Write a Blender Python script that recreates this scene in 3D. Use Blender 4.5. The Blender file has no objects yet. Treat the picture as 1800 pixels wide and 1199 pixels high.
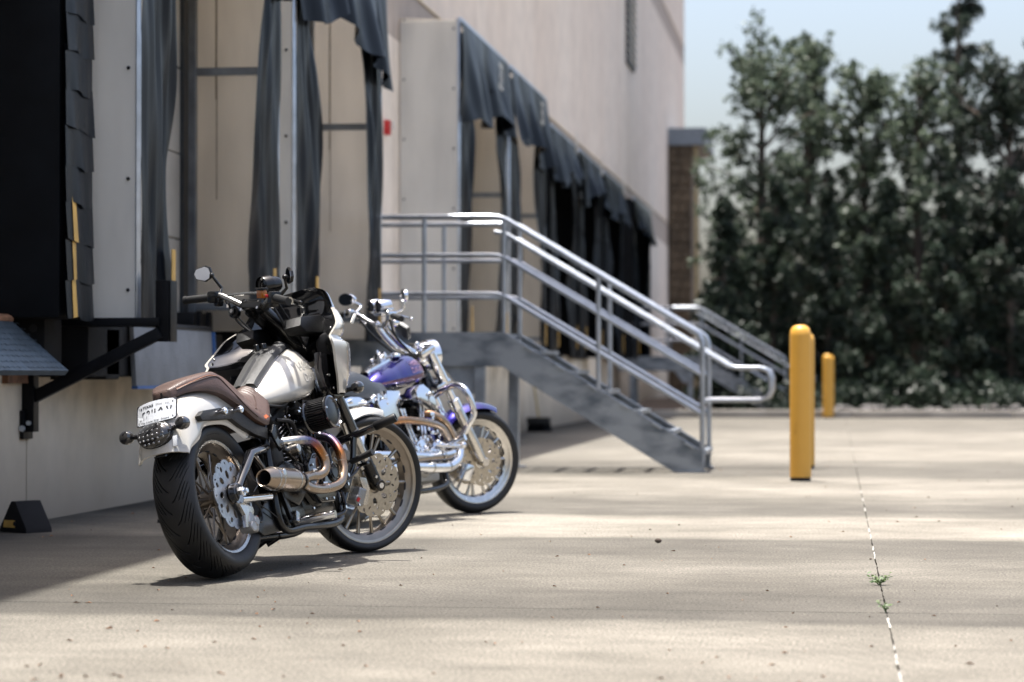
import bpy, bmesh, math, random
import numpy as np
from mathutils import Vector, Matrix
from mathutils.bvhtree import BVHTree
from math import sin, cos, pi, radians, sqrt, atan2

random.seed(7)
RNG = np.random.default_rng(7)
S = bpy.context.scene
COL = S.collection

# ------------------------------------------------------------------ camera
cam = bpy.data.cameras.new("camera")
cam_o = bpy.data.objects.new("camera", cam)
COL.objects.link(cam_o)
cam.sensor_width = 36.0
cam.lens = 85.0
cam.clip_start = 0.1
cam.clip_end = 600
yaw, pitch = math.atan(570 / 4250), math.atan(58.5 / 4250)
cam_o.location = (0, 0, 0.83)
cam_o.rotation_euler = (pi / 2 + pitch, 0, yaw)
cam.dof.use_dof = True
cam.dof.focus_distance = 10.15
cam.dof.aperture_fstop = 2.5
cam.dof.aperture_blades = 9
S.camera = cam_o

# ------------------------------------------------------------------ sky, sun, exposure
SUNV = Vector((-0.105, 0.05, 1.0)).normalized()          # towards the sun
world = bpy.data.worlds.new("World")
S.world = world
world.use_nodes = True
wn = world.node_tree
bg = wn.nodes["Background"]
sky = wn.nodes.new("ShaderNodeTexSky")
sky.sky_type = 'NISHITA'
sky.sun_disc = False
sky.sun_elevation = math.asin(SUNV.z)
sky.sun_rotation = math.atan2(SUNV.x, SUNV.y)
sky.altitude = 100
sky.air_density = 1.0
sky.dust_density = 6.5
sky.ozone_density = 1.0
wn.links.new(sky.outputs[0], bg.inputs[0])
bg.inputs[1].default_value = 0.118
sun = bpy.data.lights.new("sun", 'SUN')
sun.energy = 4.2
sun.angle = radians(0.53)
sun.color = (1.0, 0.965, 0.91)
sun_o = bpy.data.objects.new("sun", sun)
COL.objects.link(sun_o)
sun_o.location = (0, 10, 30)
sun_o.rotation_euler = SUNV.to_track_quat('Z', 'Y').to_euler()
S.view_settings.view_transform = 'Standard'
S.view_settings.look = 'None'
S.view_settings.gamma = 1
S.view_settings.use_curve_mapping = False
S.view_settings.exposure = 1.45
S.cycles.max_bounces = 10
S.cycles.sample_clamp_indirect = 8
S.cycles.use_denoising = True

# ------------------------------------------------------------------ materials
def new_mat(name):
    m = bpy.data.materials.new(name)
    m.use_nodes = True
    nt = m.node_tree
    return m, nt, nt.nodes["Principled BSDF"]

def N(nt, t, **kw):
    n = nt.nodes.new(t)
    for k, v in kw.items():
        setattr(n, k, v)
    return n

def mat(name, col, rough=0.5, metal=0.0, var=0.12, scale=8.0, bump=0.0, bscale=60.0, coat=0.0, rvar=0.08,
        stretch=(1, 1, 1), col2=None, cmix=(0.42, 0.62), trans=0.0, spec=0.5):
    """principled with two noises: one for tone, one for fine relief"""
    m, nt, b = new_mat(name)
    L = nt.links
    tc = N(nt, "ShaderNodeTexCoord")
    mp = N(nt, "ShaderNodeMapping")
    mp.inputs["Scale"].default_value = stretch
    L.new(tc.outputs["Object"], mp.inputs[0])
    nz = N(nt, "ShaderNodeTexNoise")
    nz.inputs["Scale"].default_value = scale
    nz.inputs["Detail"].default_value = 6
    L.new(mp.outputs[0], nz.inputs["Vector"])
    rp = N(nt, "ShaderNodeValToRGB")
    c = np.array(col[:3])
    lo = c * (1 - var); hi = np.minimum(c * (1 + var), 0.95)
    if col2 is not None:
        lo = np.array(col2[:3])
        hi = c
    rp.color_ramp.elements[0].position = cmix[0] if col2 is not None else 0.3
    rp.color_ramp.elements[1].position = cmix[1] if col2 is not None else 0.7
    rp.color_ramp.elements[0].color = (*lo, 1)
    rp.color_ramp.elements[1].color = (*hi, 1)
    L.new(nz.outputs[0], rp.inputs[0])
    L.new(rp.outputs[0], b.inputs["Base Color"])
    mr = N(nt, "ShaderNodeMapRange")
    mr.inputs[3].default_value = max(0.0, rough - rvar)
    mr.inputs[4].default_value = min(1.0, rough + rvar)
    L.new(nz.outputs[0], mr.inputs[0])
    L.new(mr.outputs[0], b.inputs["Roughness"])
    b.inputs["Metallic"].default_value = metal
    b.inputs["Coat Weight"].default_value = coat
    b.inputs["Coat Roughness"].default_value = 0.04
    b.inputs["Specular IOR Level"].default_value = spec
    b.inputs["Transmission Weight"].default_value = trans
    if bump > 0:
        n2 = N(nt, "ShaderNodeTexNoise")
        n2.inputs["Scale"].default_value = bscale
        n2.inputs["Detail"].default_value = 4
        L.new(mp.outputs[0], n2.inputs["Vector"])
        bp = N(nt, "ShaderNodeBump")
        bp.inputs["Strength"].default_value = bump
        bp.inputs["Distance"].default_value = 0.01
        L.new(n2.outputs[0], bp.inputs["Height"])
        L.new(bp.outputs[0], b.inputs["Normal"])
    return m

M = {}
M['white_paint'] = mat('white_paint', (0.44, 0.42, 0.378), 0.22, var=0.02, coat=1.0, rvar=0.03)
M['purple_paint'] = mat('purple_paint', (0.013, 0.0085, 0.155), 0.24, metal=0.85, var=0.15, coat=1.0, scale=4, rvar=0.03)
M['maroon_paint'] = mat('maroon_paint', (0.13, 0.055, 0.10), 0.22, metal=0.3, var=0.1, coat=1.0, rvar=0.03)
M['gloss_black'] = mat('gloss_black', (0.006, 0.006, 0.007), 0.12, coat=1.0, rvar=0.05)
M['satin_black'] = mat('satin_black', (0.003, 0.003, 0.0035), 0.24, bump=0.03, bscale=300, rvar=0.1)
M['wrinkle_black'] = mat('wrinkle_black', (0.004, 0.0042, 0.0048), 0.40, bump=0.35, bscale=420)
M['console_grey'] = mat('console_grey', (0.045, 0.045, 0.045), 0.42, bump=0.3, bscale=500, var=0.2)
M['plastic_black'] = mat('plastic_black', (0.008, 0.008, 0.009), 0.45, spec=.3)
M['rubber'] = mat('rubber', (0.0045, 0.0048, 0.0055), 0.55, var=0.3, scale=20, bump=0.12, bscale=300)
M['rubber_worn'] = mat('rubber_worn', (0.008, 0.008, 0.009), 0.72, var=0.4, scale=9, bump=0.2, bscale=200, spec=0.2)
M['chrome'] = mat('chrome', (0.78, 0.80, 0.84), 0.07, 1.0, var=0.03, rvar=0.04)
M['alloy'] = mat('alloy', (0.42, 0.415, 0.40), 0.27, 1.0, var=0.12, scale=30)
M['alloy_bright'] = mat('alloy_bright', (0.58, 0.565, 0.54), 0.24, 1.0, var=0.1, scale=30)
M['champagne'] = mat('champagne', (0.36, 0.32, 0.27), 0.33, 0.95, var=0.1, scale=25)
M['bronze_dark'] = mat('bronze_dark', (0.27, 0.235, 0.20), 0.34, 0.95, var=0.1, scale=25)
M['rotor_steel'] = mat('rotor_steel', (0.40, 0.41, 0.43), 0.36, 1.0, var=0.18, scale=60)
M['rotor_gold'] = mat('rotor_gold', (0.46, 0.41, 0.335), 0.36, 1.0, var=0.15, scale=60)
M['cast_grey'] = mat('cast_grey', (0.34, 0.34, 0.34), 0.45, 0.8, var=0.2, bump=0.15, bscale=250)
M['leather'] = mat('leather', (0.066, 0.039, 0.031), 0.44, var=0.28, scale=7, bump=0.22, bscale=190)
M['leather_dark'] = mat('leather_dark', (0.045, 0.022, 0.016), 0.5)
M['black_leather'] = mat('black_leather', (0.03, 0.034, 0.04), 0.45, bump=0.15, bscale=200)
M['stitch'] = mat('stitch', (0.32, 0.13, 0.06), 0.6)
M['smoke_glass'] = mat('smoke_glass', (0.012, 0.012, 0.013), 0.06, coat=1.0, rvar=0.02)
M['led'] = mat('led', (0.30, 0.30, 0.30), 0.12, 0.9, rvar=0.05)
M['amber'] = mat('amber', (0.35, 0.11, 0.01), 0.2, coat=0.6)
M['red_plastic'] = mat('red_plastic', (0.45, 0.012, 0.02), 0.3)
M['mirror_glass'] = mat('mirror_glass', (0.8, 0.82, 0.84), 0.02, 1.0, var=0.01, rvar=0.01)
M['plate_white'] = mat('plate_white', (0.50, 0.52, 0.55), 0.35, var=0.03)
M['ink'] = mat('ink', (0.012, 0.012, 0.016), 0.5)
M['ink_grey'] = mat('ink_grey', (0.2, 0.2, 0.21), 0.4)
M['ink_cream'] = mat('ink_cream', (0.60, 0.58, 0.53), 0.3, var=0.05)
M['ink_pink'] = mat('ink_pink', (0.42, 0.25, 0.35), 0.3, metal=0.3)
M['orange_thread'] = mat('orange_thread', (0.45, 0.10, 0.03), 0.5)
M['black_enamel'] = mat('black_enamel', (0.003, 0.0035, 0.005), 0.45, var=0.4, scale=14, bump=0.12, bscale=90, spec=0.18)

def exhaust_mat():
    m, nt, b = new_mat('heat_tinted_steel')
    L = nt.links
    at = N(nt, "ShaderNodeAttribute", attribute_name="tone")
    rp = N(nt, "ShaderNodeValToRGB")
    e = rp.color_ramp.elements
    pts = [(0, (0.36, 0.30, 0.245)), (0.22, (0.36, 0.265, 0.185)), (0.52, (0.38, 0.155, 0.05)), (0.68, (0.26, 0.10, 0.10)),
           (0.82, (0.13, 0.13, 0.22)), (0.92, (0.45, 0.42, 0.38)), (1, (0.60, 0.58, 0.54))]
    e[0].position, e[0].color = pts[0][0], (*pts[0][1], 1)
    e[1].position, e[1].color = 1.0, (*pts[-1][1], 1)
    for p, c in pts[1:-1]:
        k = e.new(p); k.color = (*c, 1)
    nz = N(nt, "ShaderNodeTexNoise"); nz.inputs["Scale"].default_value = 18
    ad = N(nt, "ShaderNodeMath", operation='MULTIPLY_ADD')
    L.new(nz.outputs[0], ad.inputs[0]); ad.inputs[1].default_value = 0.16
    sb = N(nt, "ShaderNodeMath", operation='SUBTRACT'); L.new(at.outputs["Fac"], sb.inputs[0]); sb.inputs[1].default_value = 0.08
    L.new(sb.outputs[0], ad.inputs[2])
    L.new(ad.outputs[0], rp.inputs[0])
    L.new(rp.outputs[0], b.inputs["Base Color"])
    b.inputs["Metallic"].default_value = 1
    b.inputs["Roughness"].default_value = 0.27
    return m
M['exhaust'] = exhaust_mat()

# ------------------------------------------------------------------ mesh builder
def basis(d):
    d = Vector(d).normalized()
    u = d.orthogonal().normalized()
    return u, d.cross(u), d

def spline(pts, n=8):
    """Catmull-Rom through pts"""
    P = [np.array(p, float) for p in pts]
    if len(P) < 3:
        return P
    out = []
    for i in range(len(P) - 1):
        p0 = P[i - 1] if i else 2 * P[0] - P[1]
        p1, p2 = P[i], P[i + 1]
        p3 = P[i + 2] if i + 2 < len(P) else 2 * P[-1] - P[-2]
        for k in range(n):
            t = k / n
            out.append(0.5 * ((2 * p1) + (p2 - p0) * t + (2 * p0 - 5 * p1 + 4 * p2 - p3) * t * t + (3 * p1 - p0 - 3 * p2 + p3) * t ** 3))
    out.append(P[-1])
    return out

class MB:
    def __init__(self):
        self.v = []; self.f = []; self.attr = []
    def add(self, v, f, a=0.0):
        o = len(self.v)
        self.v += [tuple(map(float, p)) for p in v]
        self.f += [tuple(i + o for i in q) for q in f]
        self.attr += list(a) if hasattr(a, '__len__') else [a] * len(v)
        return self
    def grid(self, rows, closed_u=False, closed_v=False, a=None):
        nr, nc = len(rows), len(rows[0])
        v = [p for r in rows for p in r]
        f = []
        for i in range(nr if closed_u else nr - 1):
            for j in range(nc if closed_v else nc - 1):
                i2, j2 = (i + 1) % nr, (j + 1) % nc
                f.append((i * nc + j, i * nc + j2, i2 * nc + j2, i2 * nc + j))
        return self.add(v, f, 0.0 if a is None else [a[i] for i in range(nr) for _ in range(nc)])
    def loft(self, rings, caps=True):
        o = len(self.v); nc = len(rings[0])
        self.grid(rings, closed_v=True)
        if caps:
            self.f.append(tuple(o + j for j in range(nc))[::-1])
            e = o + (len(rings) - 1) * nc
            self.f.append(tuple(e + j for j in range(nc)))
        return self
    def tube(self, path, r, seg=10, smooth=0, caps=True, heat=None):
        P = spline(path, smooth) if smooth else [np.array(p, float) for p in path]
        n = len(P)
        if hasattr(r, '__len__'):
            R = np.interp(np.linspace(0, 1, n), np.linspace(0, 1, len(r)), r)
        else:
            R = [r] * n
        T = []
        for i in range(n):
            d = P[min(i + 1, n - 1)] - P[max(i - 1, 0)]
            T.append(d / (np.linalg.norm(d) + 1e-12))
        u = np.array(Vector(T[0]).orthogonal().normalized())
        rings = []
        for i in range(n):
            u = u - T[i] * (u @ T[i]); u /= np.linalg.norm(u) + 1e-12
            w = np.cross(T[i], u)
            rings.append([P[i] + R[i] * (u * cos(2 * pi * k / seg) + w * sin(2 * pi * k / seg)) for k in range(seg)])
        o = len(self.v)
        hh = None
        if heat is not None:
            hh = np.interp(np.linspace(0, 1, n), np.linspace(0, 1, len(heat)), heat)
        self.grid(rings, closed_v=True, a=hh)
        if caps:
            self.f.append(tuple(o + j for j in range(seg))[::-1])
            e = o + (n - 1) * seg
            self.f.append(tuple(e + j for j in range(seg)))
        return self
    def lathe(self, prof, o, d, seg=32, caps=False, closed=False):
        """prof: (radius, along) pairs"""
        u, w, d = basis(d)
        o = Vector(o)
        rings = [[o + d * t + (u * cos(2 * pi * k / seg) + w * sin(2 * pi * k / seg)) * r for k in range(seg)] for r, t in prof]
        b0 = len(self.v)
        self.grid(rings, closed_u=closed, closed_v=True)
        if caps:
            self.f.append(tuple(b0 + j for j in range(seg))[::-1])
            e = b0 + (len(rings) - 1) * seg
            self.f.append(tuple(e + j for j in range(seg)))
        return self
    def cyl(self, a, b, r, seg=16, r2=None, bev=0.0):
        a, b = Vector(a), Vector(b)
        h = (b - a).length
        r2 = r if r2 is None else r2
        if bev:
            pr = [(r - bev, 0), (r, bev), (r2, h - bev), (r2 - bev, h)]
        else:
            pr = [(r, 0), (r2, h)]
        return self.lathe(pr, a, b - a, seg, caps=True)
    def box(self, c, s, rot=None, bev=0.0, seg=2):
        bm = bmesh.new()
        bmesh.ops.create_cube(bm, size=1)
        for v in bm.verts:
            v.co = Vector((v.co.x * s[0], v.co.y * s[1], v.co.z * s[2]))
        if bev:
            bmesh.ops.bevel(bm, geom=bm.edges[:], offset=bev, segments=seg, affect='EDGES', profile=0.6)
        R = rot if rot is not None else Matrix.Identity(3)
        bm.verts.index_update()
        self.add([R @ v.co + Vector(c) for v in bm.verts], [tuple(v.index for v in f.verts) for f in bm.faces])
        bm.free()
        return self
    def bar(self, a, b, w, h, bev=0.0, up=(0, 0, 1)):
        """rectangular bar from a to b"""
        a, b = Vector(a), Vector(b)
        x = (b - a).normalized()
        y = Vector(up).cross(x)
        y = y.normalized() if y.length > 1e-6 else x.orthogonal().normalized()
        z = x.cross(y)
        R = Matrix((x, y, z)).transposed()
        return self.box((a + b) / 2, ((b - a).length, w, h), R, bev)
    def sphere(self, c, r, seg=16, rings=10, R=None):
        r = (r, r, r) if not hasattr(r, '__len__') else r
        R = R if R is not None else Matrix.Identity(3)
        rows = []
        for i in range(rings + 1):
            t = pi * i / rings
            tt = min(max(t, 1e-3), pi - 1e-3)
            rows.append([Vector(c) + R @ Vector((r[0] * sin(tt) * cos(2 * pi * k / seg), r[1] * sin(tt) * sin(2 * pi * k / seg), r[2] * cos(tt))) for k in range(seg)])
        return self.grid(rows, closed_v=True)
    def prism(self, poly, fn, t0, t1, bev=0.0):
        """2D outline poly mapped by fn(a, b, t)"""
        bm = bmesh.new()
        vs = [bm.verts.new((p[0], p[1], 0)) for p in poly]
        f = bm.faces.new(vs)
        r = bmesh.ops.extrude_face_region(bm, geom=[f])
        for g in r['geom']:
            if isinstance(g, bmesh.types.BMVert):
                g.co.z = 1.0
        for v in bm.verts:
            v.co.z = t0 + (t1 - t0) * v.co.z
        if bev:
            ed = [e for e in bm.edges if abs(e.verts[0].co.z - e.verts[1].co.z) < 1e-7]
            bmesh.ops.bevel(bm, geom=ed, offset=bev, segments=2, affect='EDGES', profile=0.6)
        bm.verts.index_update()
        self.add([fn(*v.co) for v in bm.verts], [tuple(v.index for v in f.verts) for f in bm.faces])
        bm.free()
        return self
    def xf(self, fn):
        self.v = [tuple(fn(p)) for p in self.v]
        return self

def link(name, me, m, parent=None):
    o = bpy.data.objects.new(name, me)
    COL.objects.link(o)
    if m is not None and not me.materials:
        me.materials.append(m)
    if parent is not None:
        o.parent = parent
    return o

def mesh(name, mb, m, smooth=40, recalc=True):
    me = bpy.data.meshes.new(name)
    me.from_pydata(mb.v, [], mb.f)
    if recalc:
        bm = bmesh.new(); bm.from_mesh(me)
        bmesh.ops.recalc_face_normals(bm, faces=bm.faces[:])
        bm.to_mesh(me); bm.free()
    if any(v != 0 for v in mb.attr):
        a = me.attributes.new("tone", 'FLOAT', 'POINT')
        a.data.foreach_set("value", mb.attr)
    if smooth:
        me.polygons.foreach_set("use_smooth", [True] * len(me.polygons))
        me.set_sharp_from_angle(angle=radians(smooth))
    if m is not None:
        me.materials.append(m)
    return me

def obj(name, mb, m, parent=None, smooth=40, recalc=True):
    mm = M[m] if isinstance(m, str) else m
    return link(name, mesh(name, mb, mm, smooth, recalc), None, parent)

def tag(o, label=None, cat=None, group=None, kind=None):
    if label: o['label'] = label
    if cat: o['category'] = cat
    if group: o['group'] = group
    if kind: o['kind'] = kind
    return o

def thing(name, label, cat, loc=(0, 0, 0), group=None):
    o = bpy.data.objects.new(name, None)
    o.empty_display_size = 0.2
    COL.objects.link(o)
    o.location = loc
    return tag(o, label, cat, group)

def kids(o):
    return [c for c in bpy.data.objects if c.parent == o]

def copy_tree(o, parent=None, top=True):
    ch = [c for c in o.children]
    c = o.copy()
    COL.objects.link(c)
    if not top:
        c.parent = parent
    for k in ch:
        copy_tree(k, c, False)
    return c

def fill2d(loops, ext=0.002, bev=0.0):
    """outline with holes -> solid plate, returns verts and faces in the xy plane"""
    cu = bpy.data.curves.new("tmp", 'CURVE')
    cu.dimensions = '2D'; cu.fill_mode = 'BOTH'; cu.extrude = ext; cu.bevel_depth = bev
    for lp in loops:
        sp = cu.splines.new('POLY')
        sp.points.add(len(lp) - 1)
        for p, q in zip(sp.points, lp):
            p.co = (q[0], q[1], 0, 1)
        sp.use_cyclic_u = True
    return curve_geo(cu)

def curve_geo(cu):
    o = bpy.data.objects.new("tmp", cu)
    COL.objects.link(o)
    dg = bpy.context.evaluated_depsgraph_get()
    me = bpy.data.meshes.new_from_object(o.evaluated_get(dg))
    v = [tuple(p.co) for p in me.vertices]
    f = [tuple(p.vertices) for p in me.polygons]
    bpy.data.objects.remove(o); bpy.data.curves.remove(cu); bpy.data.meshes.remove(me)
    return v, f

def text2d(s, size=1.0, ext=0.0, offset=0.0, sx=1.0, shear=0.0, spacing=1.0):
    cu = bpy.data.curves.new("tmp", 'FONT')
    cu.body = s; cu.size = size; cu.extrude = ext; cu.offset = offset; cu.align_x = 'CENTER'; cu.align_y = 'CENTER'
    cu.shear = shear; cu.space_character = spacing; cu.resolution_u = 3
    v, f = curve_geo(cu)
    return [(a * sx, b, c) for a, b, c in v], f
# ================================================================== setting materials
def concrete_ground():
    m, nt, b = new_mat('concrete_paving')
    L = nt.links
    g = N(nt, "ShaderNodeNewGeometry")
    sep = N(nt, "ShaderNodeSeparateXYZ"); L.new(g.outputs["Position"], sep.inputs[0])
    mp = N(nt, "ShaderNodeMapping"); mp.inputs["Scale"].default_value = (.35, 1.1, 1); L.new(g.outputs["Position"], mp.inputs[0])
    nz = N(nt, "ShaderNodeTexNoise"); nz.inputs["Scale"].default_value = 1.0; nz.inputs["Detail"].default_value = 5; L.new(mp.outputs[0], nz.inputs["Vector"])
    # wear bands across the lane: wander the distance a little, then look the tone up
    wob = N(nt, "ShaderNodeMath", operation='MULTIPLY_ADD'); L.new(nz.outputs[0], wob.inputs[0]); wob.inputs[1].default_value = .085; wob.inputs[2].default_value = .9575
    yy = N(nt, "ShaderNodeMath", operation='MULTIPLY'); L.new(sep.outputs[1], yy.inputs[0]); L.new(wob.outputs[0], yy.inputs[1])
    dv = N(nt, "ShaderNodeMath", operation='DIVIDE'); dv.inputs[0].default_value = 6.0; L.new(yy.outputs[0], dv.inputs[1])
    rp = N(nt, "ShaderNodeValToRGB")
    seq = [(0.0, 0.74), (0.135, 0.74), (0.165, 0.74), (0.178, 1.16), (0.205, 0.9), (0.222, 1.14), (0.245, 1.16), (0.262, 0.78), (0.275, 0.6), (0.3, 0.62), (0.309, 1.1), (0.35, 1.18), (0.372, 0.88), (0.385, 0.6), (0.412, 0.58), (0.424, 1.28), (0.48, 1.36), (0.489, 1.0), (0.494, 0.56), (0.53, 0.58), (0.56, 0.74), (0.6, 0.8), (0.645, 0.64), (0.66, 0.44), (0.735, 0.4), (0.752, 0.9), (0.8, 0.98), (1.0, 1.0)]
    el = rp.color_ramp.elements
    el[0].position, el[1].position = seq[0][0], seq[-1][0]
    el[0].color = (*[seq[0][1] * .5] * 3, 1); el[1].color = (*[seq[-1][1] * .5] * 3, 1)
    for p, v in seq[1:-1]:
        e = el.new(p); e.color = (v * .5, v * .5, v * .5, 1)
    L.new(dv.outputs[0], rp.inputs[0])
    # soften the bands in places
    mp4 = N(nt, "ShaderNodeMapping"); mp4.inputs["Scale"].default_value = (.5, .8, 1); L.new(g.outputs["Position"], mp4.inputs[0])
    n4 = N(nt, "ShaderNodeTexNoise"); n4.inputs["Scale"].default_value = .8; n4.inputs["Detail"].default_value = 4; L.new(mp4.outputs[0], n4.inputs["Vector"])
    bf = N(nt, "ShaderNodeMapRange"); bf.inputs[1].default_value = .3; bf.inputs[2].default_value = .7; bf.inputs[3].default_value = .78; bf.inputs[4].default_value = 1.0
    L.new(n4.outputs[0], bf.inputs[0])
    bm_ = N(nt, "ShaderNodeMix", data_type='RGBA'); L.new(bf.outputs[0], bm_.inputs[0]); bm_.inputs[6].default_value = (.47, .47, .47, 1); L.new(rp.outputs[0], bm_.inputs[7])
    # base tone, streaks, blotches, grit
    n1 = N(nt, "ShaderNodeTexNoise"); n1.inputs["Scale"].default_value = .9; n1.inputs["Detail"].default_value = 8; L.new(g.outputs["Position"], n1.inputs["Vector"])
    base = N(nt, "ShaderNodeValToRGB")
    base.color_ramp.elements[0].position = .34; base.color_ramp.elements[0].color = (.250, .228, .188, 1)
    base.color_ramp.elements[1].position = .64; base.color_ramp.elements[1].color = (.366, .336, .282, 1)
    L.new(n1.outputs[0], base.inputs[0])
    mul = N(nt, "ShaderNodeMix", data_type='RGBA', blend_type='MULTIPLY'); mul.inputs[0].default_value = 1
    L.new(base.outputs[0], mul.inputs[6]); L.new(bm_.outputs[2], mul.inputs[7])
    mp2 = N(nt, "ShaderNodeMapping"); mp2.inputs["Scale"].default_value = (.9, 4.5, 1); L.new(g.outputs["Position"], mp2.inputs[0])
    n2 = N(nt, "ShaderNodeTexNoise"); n2.inputs["Scale"].default_value = 1; n2.inputs["Detail"].default_value = 6; L.new(mp2.outputs[0], n2.inputs["Vector"])
    r2 = N(nt, "ShaderNodeMapRange"); r2.inputs[1].default_value = .35; r2.inputs[2].default_value = .7; r2.inputs[3].default_value = .92; r2.inputs[4].default_value = 1.05
    L.new(n2.outputs[0], r2.inputs[0])
    n3 = N(nt, "ShaderNodeTexNoise"); n3.inputs["Scale"].default_value = 95; n3.inputs["Detail"].default_value = 3; n3.inputs["Roughness"].default_value = .75; L.new(g.outputs["Position"], n3.inputs["Vector"])
    r3 = N(nt, "ShaderNodeMapRange"); r3.inputs[1].default_value = .34; r3.inputs[2].default_value = .68; r3.inputs[3].default_value = .25; r3.inputs[4].default_value = 1.7
    L.new(n3.outputs[0], r3.inputs[0])
    n6 = N(nt, "ShaderNodeTexNoise"); n6.inputs["Scale"].default_value = 3.2; n6.inputs["Detail"].default_value = 9; n6.inputs["Roughness"].default_value = .68
    mp6 = N(nt, "ShaderNodeMapping"); mp6.inputs["Scale"].default_value = (.8, 1.3, 1); L.new(g.outputs["Position"], mp6.inputs[0]); L.new(mp6.outputs[0], n6.inputs["Vector"])
    r6 = N(nt, "ShaderNodeMapRange"); r6.inputs[1].default_value = .34; r6.inputs[2].default_value = .66; r6.inputs[3].default_value = .80; r6.inputs[4].default_value = 1.12
    L.new(n6.outputs[0], r6.inputs[0])
    # sparse dark specks
    vo = N(nt, "ShaderNodeTexVoronoi"); vo.inputs["Scale"].default_value = 7; L.new(g.outputs["Position"], vo.inputs["Vector"])
    rv = N(nt, "ShaderNodeMapRange"); rv.inputs[1].default_value = .03; rv.inputs[2].default_value = .06; rv.inputs[3].default_value = .55; rv.inputs[4].default_value = 1.0
    L.new(vo.outputs["Distance"], rv.inputs[0])
    pr = N(nt, "ShaderNodeMath", operation='MULTIPLY'); L.new(r2.outputs[0], pr.inputs[0]); L.new(r3.outputs[0], pr.inputs[1])
    pr2 = N(nt, "ShaderNodeMath", operation='MULTIPLY'); L.new(pr.outputs[0], pr2.inputs[0]); L.new(rv.outputs[0], pr2.inputs[1])
    pr3 = N(nt, "ShaderNodeMath", operation='MULTIPLY'); L.new(pr2.outputs[0], pr3.inputs[0]); L.new(r6.outputs[0], pr3.inputs[1]); pr2 = pr3
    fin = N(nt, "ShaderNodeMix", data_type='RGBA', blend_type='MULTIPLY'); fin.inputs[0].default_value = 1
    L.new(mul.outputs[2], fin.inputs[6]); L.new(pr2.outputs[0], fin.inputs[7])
    # old tyre scrubs: groups of faint arcs
    tm = None
    for cx_, cy_, R0, wd in ((-7.5, 3.0, 8.6, .34), (-9.0, 17.5, 11.9, .30), (4.5, 18.0, 9.4, .36)):
        vd = N(nt, "ShaderNodeVectorMath", operation='DISTANCE'); L.new(g.outputs["Position"], vd.inputs[0]); vd.inputs[1].default_value = (cx_, cy_, 0)
        q1 = N(nt, "ShaderNodeMath", operation='SUBTRACT'); L.new(vd.outputs["Value"], q1.inputs[0]); q1.inputs[1].default_value = R0
        q2 = N(nt, "ShaderNodeMath", operation='ABSOLUTE'); L.new(q1.outputs[0], q2.inputs[0])
        q3 = N(nt, "ShaderNodeMapRange"); q3.inputs[1].default_value = wd * .6; q3.inputs[2].default_value = wd; q3.inputs[3].default_value = 1; q3.inputs[4].default_value = 0; L.new(q2.outputs[0], q3.inputs[0])
        q4 = N(nt, "ShaderNodeMath", operation='MULTIPLY'); L.new(q1.outputs[0], q4.inputs[0]); q4.inputs[1].default_value = 85
        q5 = N(nt, "ShaderNodeMath", operation='SINE'); L.new(q4.outputs[0], q5.inputs[0])
        q6 = N(nt, "ShaderNodeMapRange"); q6.inputs[1].default_value = -.2; q6.inputs[2].default_value = .8; q6.inputs[3].default_value = 0; q6.inputs[4].default_value = 1; L.new(q5.outputs[0], q6.inputs[0])
        q7 = N(nt, "ShaderNodeMath", operation='MULTIPLY'); L.new(q3.outputs[0], q7.inputs[0]); L.new(q6.outputs[0], q7.inputs[1])
        q8 = N(nt, "ShaderNodeMath", operation='MULTIPLY'); L.new(q7.outputs[0], q8.inputs[0]); L.new(n4.outputs[0], q8.inputs[1])
        if tm is None: tm = q8
        else:
            q9 = N(nt, "ShaderNodeMath", operation='MAXIMUM'); L.new(tm.outputs[0], q9.inputs[0]); L.new(q8.outputs[0], q9.inputs[1]); tm = q9
    # shade along the dock wall deepened in the concrete colour, ragged patches
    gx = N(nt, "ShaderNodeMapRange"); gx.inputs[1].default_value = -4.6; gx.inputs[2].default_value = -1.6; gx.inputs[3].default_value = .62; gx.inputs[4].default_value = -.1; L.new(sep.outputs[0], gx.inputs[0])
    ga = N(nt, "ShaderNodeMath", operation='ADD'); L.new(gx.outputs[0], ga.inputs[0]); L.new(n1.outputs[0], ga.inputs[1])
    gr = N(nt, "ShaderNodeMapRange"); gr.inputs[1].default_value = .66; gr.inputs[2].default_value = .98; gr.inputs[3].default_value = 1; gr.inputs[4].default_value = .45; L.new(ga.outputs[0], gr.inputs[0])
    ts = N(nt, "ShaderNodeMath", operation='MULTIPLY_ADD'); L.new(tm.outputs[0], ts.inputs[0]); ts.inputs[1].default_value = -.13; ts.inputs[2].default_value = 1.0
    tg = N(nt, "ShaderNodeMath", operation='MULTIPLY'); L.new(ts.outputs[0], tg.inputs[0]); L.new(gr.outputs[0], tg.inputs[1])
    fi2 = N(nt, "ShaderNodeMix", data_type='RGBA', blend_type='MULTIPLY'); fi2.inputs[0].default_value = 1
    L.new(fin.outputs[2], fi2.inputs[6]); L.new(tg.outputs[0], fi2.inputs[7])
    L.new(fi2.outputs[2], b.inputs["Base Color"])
    b.inputs["Roughness"].default_value = .88
    b.inputs["Specular IOR Level"].default_value = .3
    bp = N(nt, "ShaderNodeBump"); bp.inputs["Strength"].default_value = .25; bp.inputs["Distance"].default_value = .006
    L.new(n3.outputs[0], bp.inputs["Height"]); L.new(bp.outputs[0], b.inputs["Normal"])
    return m

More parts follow.
